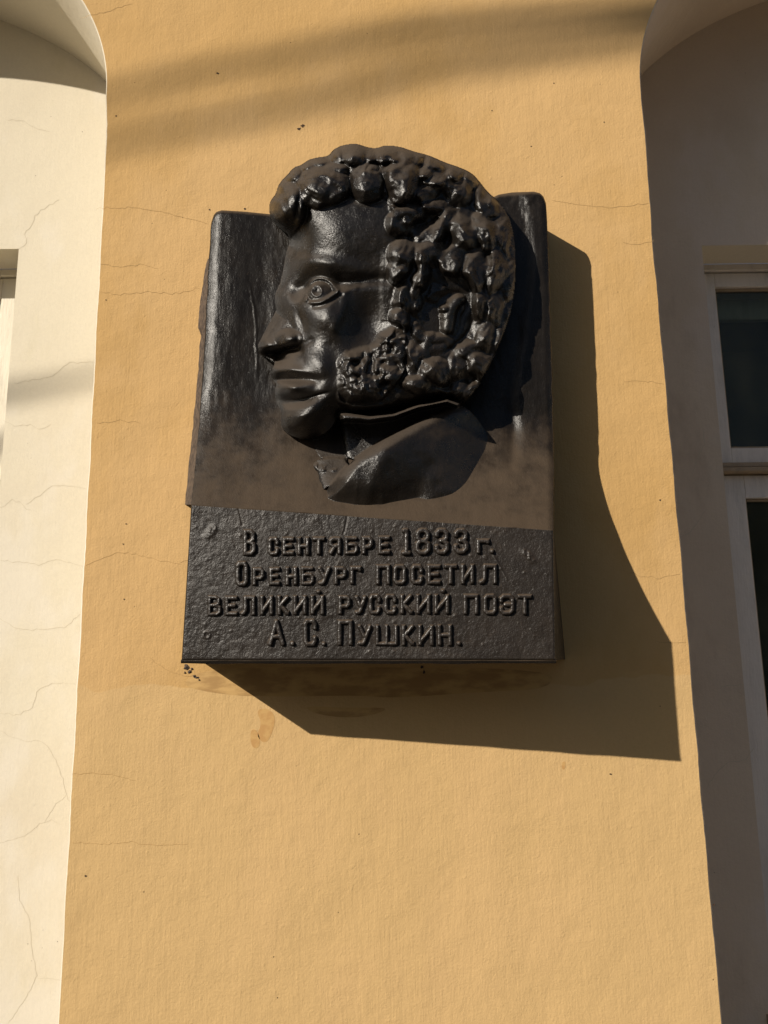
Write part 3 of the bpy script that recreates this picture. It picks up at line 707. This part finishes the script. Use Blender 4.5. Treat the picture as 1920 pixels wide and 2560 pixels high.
def g(x): return np.sqrt(np.clip(1 - (1 - np.clip(x, 0, 1)) ** 2, 0, 1))
sdH = sdf(U, Vv, HEAD)
profile = HEAD[0:39]; jaw = [(690, 1186)] + HEAD[44:52]; jaw2 = [(560, 1297), (640, 1262), (682, 1190)]; backR = HEAD[53:76]; backT = HEAD[75:] + [HEAD[0]]
dP = dist_line(U, Vv, profile); dJ = dist_line(U, Vv, jaw); dB = dist_line(U, Vv, backR + backT)
dBr = dist_line(U, Vv, backR); dBt = dist_line(U, Vv, backT)
par = lambda x: 1 - (1 - np.clip(x, 0, 1)) ** 2
ins = sdH > 0
base_h = (300 * g((dP + 4) / 235) - .10 * np.clip(U - 690, 0, 400)) * (.40 + .60 * par((dBr + 4) / 560)) * (.14 + .86 * g((dBt + 4) / 95)) * (.62 + .38 * g((dJ + 2) / 130)) * (.72 + .28 * par((dist_line(U, Vv, jaw2) + 2) / 150))
base_h = np.where(ins, base_h, 0)
def boxb(A, r):
    for ax in (0, 1):
        B = np.cumsum(np.concatenate([np.take(A, [0] * (r + 1), axis=ax), A, np.take(A, [-1] * r, axis=ax)], axis=ax), axis=ax)
        n_ = A.shape[ax]; A = (np.take(B, range(2 * r + 1, 2 * r + 1 + n_), axis=ax) - np.take(B, range(0, n_), axis=ax)) / (2 * r + 1) if B.shape[ax] >= 2 * r + 1 + n_ else (np.take(B, range(2 * r, 2 * r + n_), axis=ax) - np.concatenate([np.zeros_like(np.take(B, [0], axis=ax)), np.take(B, range(0, n_ - 1), axis=ax)], axis=ax)) / (2 * r + 1)
    return A
def soft(A, r): return boxb(boxb(boxb(A, r), r), r)
bl = soft(base_h, 7) / np.maximum(soft(ins.astype(float), 7), .2)
base_h = np.where(ins, base_h + (bl - base_h) * sstep(0, 45, sdH), 0)

def G(cx, cy, rx, ry, ang, amp, p=2.0):
    a_ = math.radians(ang); x = (U - cx) * math.cos(a_) + (Vv - cy) * math.sin(a_); y = -(U - cx) * math.sin(a_) + (Vv - cy) * math.cos(a_)
    return amp * np.exp(-(((x / rx) ** 2 + (y / ry) ** 2) ** (p / 2)))
def ST(pts, w_, amp, p=2.0): return amp * np.exp(-(dist_line(U, Vv, smoothpts(pts, 2, False)) / w_) ** p)
def ridge(pts, w_, amp):            # rounded rope profile
    d = dist_line(Wx, Wy, smoothpts(pts, 2, False)); return amp * np.sqrt(np.clip(1 - (d / w_) ** 2, 0, 1))

# ---------------- face
face = base_h.copy()
face += G(640, 470, 120, 90, 10, 10) 
raise_f = 52 * sstep(660, 380, Vv) * sstep(455, 580, U) * sstep(985, 860, U) * sstep(240, 330, Vv)
face += raise_f
# brow bone, and the socket under it
face += G(600, 556, 105, 30, 6, 26) + G(480, 600, 34, 45, 20, 12)
face += G(740, 600, 70, 36, 8, 8)
face -= G(528, 664, 52, 34, -12, 62) + G(615, 628, 110, 30, 6, 34) + G(640, 648, 60, 18, 14, 16) + G(500, 700, 26, 26, 0, 22)
face -= sstep(645, 690, U) * ST([(660, 648), (745, 634), (830, 626), (890, 628)], 26, 20)
face += ST([(672, 692), (705, 678), (745, 664)], 11, 6) + ST([(745, 672), (820, 664), (885, 662)], 16, 3)
# eyeball with iris and hollow pupil
re = np.sqrt(((U - 598) / 52) ** 2 + ((Vv - 684) / 44) ** 2)
eye_h = face[int((684 - 45) / STEP), int((598 - 325) / STEP)] + 26 * np.sqrt(np.clip(1 - re ** 2, 0, 1)) - 16
eyem = inside(U, Vv, smoothpts([(543, 706), (549, 668), (566, 640), (600, 630), (634, 643), (664, 676), (636, 698), (600, 716), (568, 718)], 2))
rim_d = dist_line(U, Vv, smoothpts([(543, 706), (549, 668), (566, 640), (600, 630), (634, 643), (664, 676), (636, 698), (600, 716), (568, 718)], 2), True)
face = np.where(eyem, face - (face - eye_h) * sstep(0, 9, rim_d), face)
ri = np.hypot(U - 584, (Vv - 676) * .95)
face += np.where(eyem, 7 * np.exp(-((ri - 21) / 4.5) ** 2) - 9 * np.exp(-(ri / 12) ** 2), 0)
face += np.where(eyem, 7 * np.exp(-(np.hypot(U - 578, Vv - 668) / 6) ** 2), 0)
face += ST([(540, 712), (545, 668), (562, 634), (600, 622), (640, 636), (672, 674)], 8, 22)      # upper lid
face += ST([(560, 724), (600, 722), (638, 703), (668, 680)], 6.5, 15)                             # lower lid
face -= ST([(572, 742), (610, 738), (650, 715), (690, 690)], 7, 9)
# cheek
face += G(625, 785, 95, 95, 15, 34) + G(640, 775, 44, 56, 20, 10) + G(560, 760, 60, 40, 30, 8)
face -= G(800, 820, 95, 115, 8, 62) + G(520, 800, 16, 50, -18, 22)
face += ST([(700, 690), (690, 760), (655, 830)], 20, 9)
# muzzle, philtrum, lips, chin
face += G(570, 960, 60, 48, 30, 26) + G(470, 965, 34, 30, 0, 14) + G(600, 1010, 26, 50, 10, 8)
face -= ST([(520, 905), (560, 880)], 12, 10)
face -= ST([(645, 905), (668, 980), (648, 1060)], 26, 5)
kv = np.arange(900, 1330, 1.0)
kp = np.interp(kv, [900, 945, 965, 1000, 1010, 1040, 1046, 1060, 1076, 1100, 1130, 1142, 1168, 1198, 1238, 1275], [0, 0, 10, 40, 37, -34, -32, 38, 52, 34, -30, -20, 30, 50, 40, 0])
ker = np.exp(-(np.arange(-12, 13) / 5.0) ** 2); kp = np.convolve(kp, ker / ker.sum(), 'same')
dx_ = np.clip(U - 478, 0, 200)
vq = Vv - .12 * dx_ * sstep(1042, 1008, Vv) + .0023 * dx_ ** 2 * sstep(1050, 1125, Vv) * sstep(1290, 1200, Vv)
fadeL = np.where(vq < 1125, np.exp(-((U - 450) / 92) ** 2) * 1.12, sstep(670, 520, U)); fadeL = fadeL * (1 - sstep(1105, 1150, vq)) + sstep(670, 500, U) * sstep(1105, 1150, vq)
face += G(476, 1080, 44, 26, -4, 30) + G(470, 1002, 50, 16, 0, 8)
face += np.interp(vq, kv, kp, left=0, right=0) * fadeL
face -= G(582, 1056, 22, 26, 0, 14) + G(640, 1200, 50, 60, 0, 8)
face -= G(705, 1060, 40, 90, 0, 7)
# nose
NOSE = smoothpts([(432, 722), (408, 770), (374, 830), (346, 884), (337, 905), (341, 928), (352, 944), (376, 952), (400, 972), (415, 985), (430, 960), (462, 935), (505, 930), (526, 905), (524, 860), (505, 800), (478, 740)], 1)
sdN = sdf(U, Vv, NOSE)
edgeN = dist_line(U, Vv, [(432, 722), (408, 770), (374, 830), (346, 884), (337, 905), (341, 928), (352, 944)])
fallN = sstep(958, 900, Vv + .10 * (U - 400))
nose = 205 * g((edgeN + 2) / 135) * (.38 + .62 * fallN)
nose = nose - 30 * sstep(800, 700, Vv)
nose += G(480, 872, 46, 27, -8, 24) + G(385, 895, 34, 32, 0, 12) - G(430, 888, 14, 26, 15, 9) - G(430, 945, 26, 13, 10, 26)
nose = np.where(sdN > -2, nose, -1e3)
nb = np.where(sdN > -2, sstep(-2, 14, sdN), 0)
face = np.where(sdN > -2, smax(face, nose, 8), face)
wg = 1 - ((U - 468) / 60) ** 2 - ((Vv - 872) / 40) ** 2
face += 34 * np.clip(wg, 0, 1) ** .85 * sstep(920, 896, Vv + .05 * (U - 480)) + G(370, 893, 28, 30, 0, 24)
face -= ST([(385, 932), (440, 930), (505, 918)], 16, 44)
face -= G(440, 962, 30, 12, -18, 30)                                                             # shadowed nostril side
face = np.where(ins | (sdN > 0), face, -50)
face += 2.2 * fbm(U, Vv, 45, 61, 3)

# ---------------- hair
HL = smoothpts([(384,325),(392,375),(412,402),(440,426),(470,466),(500,430),(530,395),(560,372),(590,352),(640,334),(720,322),(730,314),(790,318),(850,318),(866,312),(884,335),(878,400),(884,445),(880,500),(878,560),(884,620),(888,648),(905,662),(908,720),(905,780),(880,815),(850,840),(842,880),(800,905),(740,925),(690,945),(664,970),
  (666,1020),(676,1070),(662,1110),(672,1150),(720,1160),(800,1165),(860,1160),(1000,1133),(1125,1112),(1185,1170),(1252,1150),(1330,1090),(1400,900),(1450,500),(1400,250),(1200,60),(700,20),(330,100),(330,300)], 1)
kx = np.where(U > 860, 1.1, .4); sdR = sdf(Wx * kx + U * (1 - kx), Wy * .4 + Vv * .6, HL)
sdR = np.where((U > 1000) | (Vv < 200), sdf(U, Vv, HL), sdR)
rel = np.full(U.shape, 4.0)
def dome(cx, cy, rx, ry, ang, amp, pw=.66):
    global rel
    a_ = math.radians(ang); x = (Wx - cx) * math.cos(a_) + (Wy - cy) * math.sin(a_); y = -(Wx - cx) * math.sin(a_) + (Wy - cy) * math.cos(a_)
    r2 = (x / rx) ** 2 + (y / ry) ** 2
    rel = smax(rel, amp * 1.06 * np.clip(1.0001 - r2, 0, 1) ** pw - 6 * (r2 > 1), 11 if cx < 850 else 24)
CURLS = ((404,360,38,62,0), (430,262,46,52,0), (484,192,48,44,0), (545,160,44,36,0), (600,138,52,38,0), (668,112,44,42,0), (742,104,74,52,0), (808,112,40,34,0), (875,108,60,48,0), (960,118,64,46,0), (1068,152,68,46,14), (1150,190,60,46,25), (1218,222,54,50,30), (1288,298,54,66,-20),
 (606,250,122,94,-8), (792,230,82,88,0), (464,330,84,112,10), (655,172,60,34,0),
 (942,225,76,94,0), (1035,185,44,38,0), (1086,228,66,60,0), (1166,282,66,64,0), (1030,292,56,42,0), (945,388,82,66,0), (1062,350,66,34,0), (1050,446,74,44,0), (1112,408,36,68,30), (1186,446,62,84,0), (1275,432,54,84,-12), (1345,452,44,96,-8),
 (934,520,62,62,20), (918,590,46,52,0), (1032,540,62,68,0), (1140,560,66,58,0), (1240,590,58,84,0), (1322,602,50,96,0), (1384,622,32,90,0), (1016,645,44,60,0), (945,700,48,64,0), (930,792,48,56,0), (874,852,56,44,-30), (1020,720,44,62,0), (1050,800,40,60,0), (1010,850,42,54,0), (1080,690,40,36,0), (1266,736,48,80,0), (1335,762,44,84,4), (1290,886,42,66,12),
 (1214,930,62,48,0), (1168,1000,48,58,0), (1160,1086,40,44,0), (1262,1010,54,66,0), (1342,930,36,90,14), (1292,1064,50,54,0), (1225,1104,60,40,0), (1072,1012,66,58,0), (1000,1060,66,50,0), (985,960,50,66,0), (1092,1090,60,36,0))
rsc = np.random.RandomState(4)
for q in CURLS:
    cx, cy, rx, ry, an_ = q; r_ = min(rx, ry); big = r_ > 80
    dome(cx, cy, rx * 1.06, ry * 1.06, an_, (.86 * r_ + 14) * (1.0 if big else 1.45 if cy < 200 else rsc.uniform(.75, 1.2)), .62)
    if r_ >= 36:
        i0 = max(0, int((cy - ry * 1.2 - 45) / STEP)); i1 = int((cy + ry * 1.2 - 45) / STEP) + 1; j0 = max(0, int((cx - rx * 1.2 - 325) / STEP)); j1 = int((cx + rx * 1.2 - 325) / STEP) + 1
        x = (Wx[i0:i1, j0:j1] - cx) / rx; y = (Wy[i0:i1, j0:j1] - cy) / ry; d = np.hypot(x, y); an = np.arctan2(y, x); h_ = rsc.choice([-1, 1]); a0 = rsc.uniform(0, 6.28)
        rel[i0:i1, j0:j1] += (2.2 + .04 * r_) * np.cos(d * 6.5 - h_ * an + a0) * np.exp(-(d / .85) ** 4) * sstep(.05, .3, d)
for pts, w_, am in (([(1128,350),(1092,430),(1072,488)], 20, 26), ([(905,330),(960,352),(1036,330),(1100,326)], 20, 16), ([(1290,400),(1320,500),(1318,600)], 14, 16), ([(1225,600),(1248,690),(1240,770)], 15, 18), ([(1000,490),(1022,570),(1020,650)], 16, 18)):
    rel += ST(pts, w_, am)
fl_ = 1 - np.abs(np.sin((Wx * .8 + Wy * .25) / 21 + 2.6 * fbm(Wx, Wy, 130, 85, 2))) ** 1.3
rel = np.where(U > 850, rel - 7 * fl_ * sstep(850, 930, U), rel)
rel += G(945, 235, 80, 100, 0, 22) + G(960, 560, 90, 80, 0, 20) + G(1175, 455, 70, 90, 0, 18) + G(1110, 240, 90, 60, 10, 14)
# valleys
rel -= G(1025, 398, 50, 20, -8, 40) + G(1128, 470, 18, 40, 15, 36) + G(865, 230, 9, 60, 8, 24) + G(722, 250, 7, 60, 0, 20) + G(505, 320, 9, 60, 10, 20)
rel -= G(1050, 760, 50, 100, 0, 16)
rel_c = rel.copy()
rel = rel + 12 * fbm(U, Vv, 100, 73, 2) + 6 * fbm(U, Vv, 46, 74, 2)
rel -= ST([(790, 170), (800, 150), (830, 145), (848, 165), (835, 182), (815, 176)], 6, 12)
rel += ST([(780, 185), (790, 150), (825, 132), (858, 150), (862, 185)], 9, 9)
rel -= ST([(640, 190), (600, 178), (560, 186), (530, 210)], 7, 9) + ST([(545, 260), (565, 290), (600, 305)], 5, 6) + ST([(530, 240), (550, 262), (580, 278)], 4, 5)
# crisp small curls: side-whiskers
wm = inside(U, Vv, smoothpts([(660,965),(700,915),(800,895),(850,830),(930,790),(960,880),(960,1000),(900,1080),(830,1150),(700,1150),(665,1090)], 2))
wd_ = sstep(0, 46, np.where(wm, dist_line(U, Vv, [(930,790),(850,830),(800,895),(700,915),(660,965),(665,1090),(700,1150),(830,1150)]), 0))
rs = np.random.RandomState(77)
wh = np.zeros(U.shape)
def lock(field, cx, cy, r, a0, span, w_, amp):
    n = 9; pts = [(cx + r * (1 - .35 * i / n) * math.cos(a0 + span * i / n), cy + r * (1 - .35 * i / n) * math.sin(a0 + span * i / n)) for i in range(n + 1)]
    i0 = max(0, int((cy - r - w_ * 2 - 45) / STEP)); i1 = int((cy + r + w_ * 2 - 45) / STEP) + 1
    j0 = max(0, int((cx - r - w_ * 2 - 325) / STEP)); j1 = int((cx + r + w_ * 2 - 325) / STEP) + 1
    d = dist_line(Wx[i0:i1, j0:j1], Wy[i0:i1, j0:j1], pts); k = amp * np.sqrt(np.clip(1 - (d / w_) ** 2, 0, 1))
    field[i0:i1, j0:j1] = smax(field[i0:i1, j0:j1], k, 3)
for i in range(70):
    cx, cy = rs.uniform(672, 965), rs.uniform(815, 1150); big_ = i < 34
    lock(wh, cx, cy, rs.uniform(22, 42) if big_ else rs.uniform(12, 24), rs.uniform(0, 6.28), rs.choice([-1, 1]) * rs.uniform(1.4, 3.6), rs.uniform(13, 20) if big_ else rs.uniform(8, 13), rs.uniform(18, 34) if big_ else rs.uniform(16, 30))
wh = soft(wh, 1)
rel = np.where(wm, rel * (1 - wd_) + wd_ * (6 + wh * 1.2 + 46 * (fbm(U, Vv, 75, 71, 2) + .25)), rel)
rel += 4 * (1 - np.abs(fbm(Wx, Wy, 44, 81, 3)) * 2.2) * (1 - wd_) - 2 + 2 * fbm(U, Vv, 26, 82, 2)
# ear lies in a hollow between the locks
hole = np.exp(-(((U - 1150) / 88) ** 2 + ((Vv - 785) / 135) ** 2) ** 2)
rel = rel * (1 - hole) + hole * 2
relw = sstep(-2, 11, sdR) * (U < 862) + sstep(-4, 26, sdR) * (U >= 862)
side = (U > 838) & (Vv > 315) & (Vv < 800)
relw = np.where(side, np.maximum(sstep(12, 44, rel_c) * sstep(838, 862, U), sstep(905, 960, U)), relw)
relw = np.where(wm, 1, relw)
wsoft = sstep(60, 0, np.where(wm, 0, dist_line(U, Vv, [(700,915),(800,895),(850,830),(930,790),(960,880),(960,1000),(900,1080),(830,1150),(700,1150),(665,1090),(660,965)], True)))
hair = base_h + raise_f * sstep(840, 900, U) + (10 + 6 * sstep(860, 960, U)) * (1 - wsoft) + rel - 44 * np.exp(-(((U - 1040) / 60) ** 2 + ((Vv - 780) / 150) ** 2) ** 1.5) - 30 * hole
# the outline of the hair follows the outer locks
hair_edge = g((dB + 1) / 26)
hair = base_h + (hair - base_h) * (.70 + .30 * hair_edge)
hair = np.where((sdR > -3) | ((U > 838) & (Vv > 315) & (Vv < 800)), hair, -1e3)
hair_n = hair.copy(); hair = np.where(wm, face + wd_ * (wh * 1.0 + 9 * fbm(Wx, Wy, 17, 72, 2) + 34 * (fbm(U, Vv, 80, 71, 2) + .12)), hair)
hair = np.where(wm, hair + (hair_n - hair) * sstep(880, 965, U), hair)
H = np.where(ins, face * (1 - relw) + np.maximum(hair, face) * relw, face)
# forehead lock overhang: keep it steep
# ear
ear = np.full(U.shape, -1e3); eb = 238
helix = ridge([(1085, 700), (1100, 672), (1145, 655), (1195, 676), (1222, 740), (1214, 800), (1190, 850), (1150, 885), (1110, 905)], 24, 22)
trag = ridge([(1165, 725), (1138, 750), (1132, 790), (1124, 825)], 30, 58)
anti = ridge([(1180, 740), (1176, 800), (1150, 850)], 14, 22)
lobe = np.maximum(ridge([(1050, 872), (1034, 905), (1030, 945)], 32, 44), np.maximum(ridge([(1050, 885), (1110, 872), (1135, 890)], 34, 40), ridge([(1045, 925), (1100, 915)], 36, 40)))
tr2 = 62 * np.sqrt(np.clip(1 - ((U - 1118) / 28) ** 2 - ((Vv - 752) / 22) ** 2, 0, 1))
eh = np.maximum.reduce([helix, trag, anti, lobe, tr2])
H = np.where(eh > .5, smax(H, base_h * .97 + eh - 4, 16), H)

# ---------------- neck, collar, coat
NECK = [(560, 1270), (690, 1150), (716, 1395), (700, 1372), (640, 1368), (602, 1374), (584, 1352), (572, 1318)]
neck = np.where(inside(U, Vv, smoothpts(NECK, 1)), 8.0, -1e3)
COLLAR = [(672, 1176), (720, 1174), (800, 1186), (900, 1175), (1000, 1141), (1125, 1118), (1200, 1150), (1000, 1240), (850, 1325), (712, 1396), (690, 1270)]
sdC = sdf(U, Vv, smoothpts(COLLAR, 1)); dTop = dist_line(U, Vv, [(672, 1176), (720, 1178), (800, 1190), (900, 1179), (1000, 1145), (1125, 1122), (1200, 1150)])
dV = dist_line(U, Vv, [(674, 1180), (712, 1396)])
cb_ = np.interp(U, [670, 760, 1000, 1180], [34, 24, 15, 12])
collar = 96 - 26 * sstep(0, 200, Vv - 1180) + (246 * g(np.clip(dTop / 14, 0, 1)) - 96) * sstep(12, 0, dTop - cb_)
collar = collar * (.72 + .28 * g((dV + 2) / 26))
collar = np.where(sdC > 0, collar, -1e3)
COAT = smoothpts([(590, 1545), (606, 1520), (640, 1478), (712, 1396), (780, 1346), (850, 1300), (930, 1256), (1000, 1220), (1080, 1180), (1150, 1150), (1190, 1150), (1240, 1185), (1290, 1260), (1310, 1340), (1285, 1420), (1225, 1482), (1150, 1525), (1000, 1566), (860, 1588), (740, 1592), (650, 1572)], 1)
sdK = sdf(U, Vv, COAT)
dLap = dist_line(U, Vv, [(606, 1520), (640, 1478), (712, 1396), (850, 1300), (1000, 1220), (1150, 1150), (1190, 1150)])
dBot = dist_line(U, Vv, [(606, 1520), (590, 1545), (650, 1572), (740, 1592), (860, 1588), (1000, 1566), (1150, 1525), (1225, 1482), (1285, 1420), (1310, 1340), (1290, 1260)])
coat = 262 * par(dist_line(U, Vv, [(606, 1520), (590, 1545), (650, 1572), (740, 1592), (860, 1588), (1000, 1566)]) / 300) * (.66 + .34 * g((dLap + 1) / 45)) * (1 - np.clip(((U - 850) + .3 * (Vv - 1350)) / 430, 0, 1) ** 1.5) * (.02 + .98 * g((dBot + 1) / 120))
coat += 10 * fbm(U, Vv, 120, 91, 3) * g(dBot / 100) + G(700, 1480, 70, 50, -30, 10) + ST([(880, 1340), (820, 1440), (790, 1540)], 30, 7)
coat = np.where(sdK > 0, coat, -1e3)
bow = np.full(U.shape, -1e3)
for cx, cy, rx, ry, an, am in ((614, 1412, 44, 28, 24, 30), (664, 1416, 36, 24, -30, 34), (616, 1448, 20, 34, 20, 18)):
    a_ = math.radians(an); x = (Wx - cx) * math.cos(a_) + (Wy - cy) * math.sin(a_); y = -(Wx - cx) * math.sin(a_) + (Wy - cy) * math.cos(a_)
    bow = smax(bow, am * np.sqrt(np.clip(1 - (x / rx) ** 2 - (y / ry) ** 2, 0, 1)) - 400 * ((x / rx) ** 2 + (y / ry) ** 2 > 1), 12)
bow = bow + 12 * fbm(U, Vv, 18, 95, 3)
shirt = np.where(inside(U, Vv, [(575, 1385), (600, 1372), (640, 1366), (700, 1370), (714, 1396), (640, 1480), (610, 1500), (590, 1440)]), 34 * g(dist_line(U, Vv, [(575, 1385), (590, 1440), (610, 1500)]) / 60), -1e3)

pid = np.zeros(U.shape, int)              # 1 face, 2 hair, 3 ear, 4 neck, 5 collar, 6 coat, 7 bow
head_m = ins | (sdN > 0)
Hall = np.where(head_m, H, -1e3); pid[head_m] = 1; pid[head_m & (relw > .5)] = 2; pid[head_m & (eh > .5)] = 3
for hh, k in ((neck, 4), (collar, 5), (shirt, 7), (bow, 7), (coat, 6)):
    mm = (hh > -100) & (hh > Hall) & (~head_m | (hh > Hall)); Hall = np.where(mm, hh, Hall); pid[mm] = k
mask = Hall > -40
# depth of the slab behind, carried on beyond its outline
xl = slab_x(0 * U, Vv); xr = slab_x(0 * U + 1, Vv); sI = np.clip((U - xl) / (xr - xl), 0, 1)
def sd0(s, v):
    t = (v - 300) / (slab_bot(s) - 300); du = .122 + .033 * sstep(.15, 1, s); dp = bil(s, 0, 2)
    k = np.clip((t - (.60 + .05 * s)) / (.40 - .05 * s), 0, 1) ** 1.7
    return du + (dp - du) * k
bd = sd0(sI, Vv)
ref = np.where(Vv > 1150, .5 * sd0(sI, np.minimum(Vv, 1150.0)) + .5 * bd, bd)     # the head does not ride forward on the ramp
ref = np.where((pid == 7) | (pid == 4), bd, ref)
ref = np.where(pid == 6, bd * .88 + .12 * sd0(sI, np.minimum(Vv, 1150.0)), ref)
depth = np.where(mask, ref + np.maximum(Hall, 1.0) * UN, 0)
depth = np.where(mask & (pid != 6), np.maximum(depth, bd - .004), depth)
depth = np.where(mask & (pid == 6), np.maximum(depth, bd - .002), depth)
above = Vv < slab_top(sI) + 30
depth = np.where(mask, depth, np.where(above, .03, bd - .014))
# light blur to melt the grid steps
def blur(A):
    B = A.copy(); B[1:-1, 1:-1] = (A[1:-1, 1:-1] * 4 + A[:-2, 1:-1] * 2 + A[2:, 1:-1] * 2 + A[1:-1, :-2] * 2 + A[1:-1, 2:] * 2 + A[:-2, :-2] + A[:-2, 2:] + A[2:, :-2] + A[2:, 2:]) / 16; return B
full = mask.copy(); full[1:-1, 1:-1] = mask[1:-1, 1:-1] & mask[:-2, 1:-1] & mask[2:, 1:-1] & mask[1:-1, :-2] & mask[1:-1, 2:]
for _ in range(2): depth = np.where(full, blur(depth), depth)
bm = mask & ~full; US, VS = U.copy(), Vv.copy()
def nsum(A):
    B = np.zeros_like(A)
    for i in (-1, 0, 1):
        for j in (-1, 0, 1): B += np.roll(np.roll(A, i, 0), j, 1)
    return B
for _ in range(1):
    w8 = nsum(bm.astype(float)); au = nsum(np.where(bm, US, 0)) / np.maximum(w8, 1); av = nsum(np.where(bm, VS, 0)) / np.maximum(w8, 1)
    US = np.where(bm, au * .55 + US * .45, US); VS = np.where(bm, av * .55 + VS * .45, VS)
wm8 = nsum(bm.astype(float)); om = ~mask & (wm8 > 0)
US = np.where(om, nsum(np.where(bm, US, 0)) / np.maximum(wm8, 1) + (U - nsum(np.where(bm, U, 0)) / np.maximum(wm8, 1)) * .12, US)
VS = np.where(om, nsum(np.where(bm, VS, 0)) / np.maximum(wm8, 1) + (Vv - nsum(np.where(bm, Vv, 0)) / np.maximum(wm8, 1)) * .12, VS)
fx, fy = C2F(US, VS)
VV = P(fx, fy, depth)
idx = np.arange(U.size).reshape(U.shape)
c = mask[:-1, :-1] | mask[1:, :-1] | mask[1:, 1:] | mask[:-1, 1:]
Fa = np.stack([idx[:-1, :-1], idx[1:, :-1], idx[1:, 1:], idx[:-1, 1:]], -1)
pc = np.maximum.reduce([pid[:-1, :-1], pid[1:, :-1], pid[1:, 1:], pid[:-1, 1:]])
dn_ = depth.copy(); mk_ = mask.copy()
for _ in range(3):
    for ax, sh in ((0, 1), (0, -1), (1, 1), (1, -1)):
        nb_ = np.roll(dn_, sh, ax); nm_ = np.roll(mk_, sh, ax); q_ = nm_ & ~mk_; dn_ = np.where(q_, nb_ - .0015, dn_); mk_ = mk_ | q_
VN = P(*C2F(U, Vv), dn_)
du_ = np.gradient(VN, axis=1); dv_ = np.gradient(VN, axis=0); NN = np.cross(dv_, du_); NN /= np.linalg.norm(NN, axis=-1, keepdims=True) + 1e-12
if NN[300, 200][1] > 0: NN = -NN
Vf = VV.reshape(-1, 3); Nf = NN.reshape(-1, 3)
PARTS = {1: ('face', None), 2: ('hair', 'thick curly hair and side-whiskers cast in dark metal'), 3: ('ear', None), 4: ('neck', None), 5: ('collar', 'tall standing collar'), 6: ('coat', 'smooth coat lapel and shoulder'), 7: ('cravat', None)}
relief = bpy.data.objects.new('portrait_relief', None); COL.objects.link(relief); relief.parent = plq
for k, (nm, lab) in PARTS.items():
    F = Fa[c & (pc == k)]
    if not len(F): continue
    used = np.unique(F); mp = -np.ones(U.size, int); mp[used] = np.arange(len(used))
    o = obj(nm, Vf[used], mp[F], MAT['bronze'], relief, smooth=True, normals=Nf[used])
    if lab: o['label'] = lab


# smears of cement and old paint round the plaque's foot and left edge ----
def smear(px, py, r, seed, sx=1.0, sy=1.0):
    rs = np.random.RandomState(seed); n = 14
    V = [tuple(P(px, py, .004))] + [tuple(P(px + r * sx * rs.uniform(.55, 1.2) * math.cos(6.283 * i / n), py + r * sy * rs.uniform(.55, 1.2) * math.sin(6.283 * i / n), .0008)) for i in range(n)]
    obj('cement_smear', V, [(0, 1 + (i + 1) % n, 1 + i) for i in range(n)], MAT['smear'], bld, own_origin=True)
for i, q in enumerate(((466, 1668, 9, 1, .8), (474, 1680, 6, 1.2, .8), (486, 1690, 5, 1, .9), (492, 1694, 6, 1.3, .5), (462, 1682, 3, 1, 1), (480, 1672, 4, 1, 1), (498, 1700, 2.5, 1, 1),
                       (1055, 1668, 5, 1, .8), (1060, 1680, 4, .6, 1.6))):
    smear(q[0], q[1], q[2], i, q[3], q[4])

# ------------------------------------------------------------------ a bare tree behind the viewer whose boughs throw the soft shadow bands
def toward_sun(px, py, L, d=0.0):
    q = P(px, py, d); return tuple(q - SUN * L)
def make_tree(x, y, h, label):
    t_ = thing('bare_tree', label, 'tree', (x, y, 0), group='bare trees along the street')
    MB().tube([(x, y, 0), (x + .05, y, 2), (x, y + .1, h * .45), (x - .1, y, h * .75), (x - .05, y, h)], [.26, .20, .17, .12, .04], 14).build('trunk', MAT['bark'], t_, smooth=True)
    return t_
def bough(tr, pts, L, r0, r1, d=0.0, z_join=5.0):
    x, y = tr.location.x, tr.location.y
    q = [(x, y, z_join)] + [toward_sun(a_, b_, L, d) for a_, b_ in pts]
    n = len(q); MB().tube(q, [r0 + (r1 - r0) * i / (n - 1) for i in range(n)], 8).build('bough', MAT['bark'], tr, smooth=True)
t1 = make_tree(-1.0, -9.6, 13.5, 'taller bare street tree standing behind the viewer, facing the plaque')
bough(t1, [(3600, -500), (2600, -200), (1637, 14), (1285, 46), (1014, 76), (851, 113), (706, 145), (525, 176), (272, 238), (180, 262)], 8.4, .045, .0165, z_join=9.3)
bough(t1, [(3600, -350), (2600, -80), (1637, 84), (1466, 112), (1104, 160), (833, 236), (562, 300), (290, 350), (200, 376)], 9.4, .05, .0175, z_join=9.8)
0 and bough(t1, [(3600, -430), (2600, -140), (1637, 50), (1300, 96), (1000, 152), (700, 240)], 7.6, .06, .006, z_join=8.2)
t2 = make_tree(-11.2, -6.0, 9.0, 'smaller bare street tree standing to the left of the pier')
bough(t2, [(-1500, 1190), (-700, 1080), (-200, 1010), (0, 985), (120, 965), (240, 940), (330, 925)], 7.6, .05, .012, d=-ND_L, z_join=5.2)
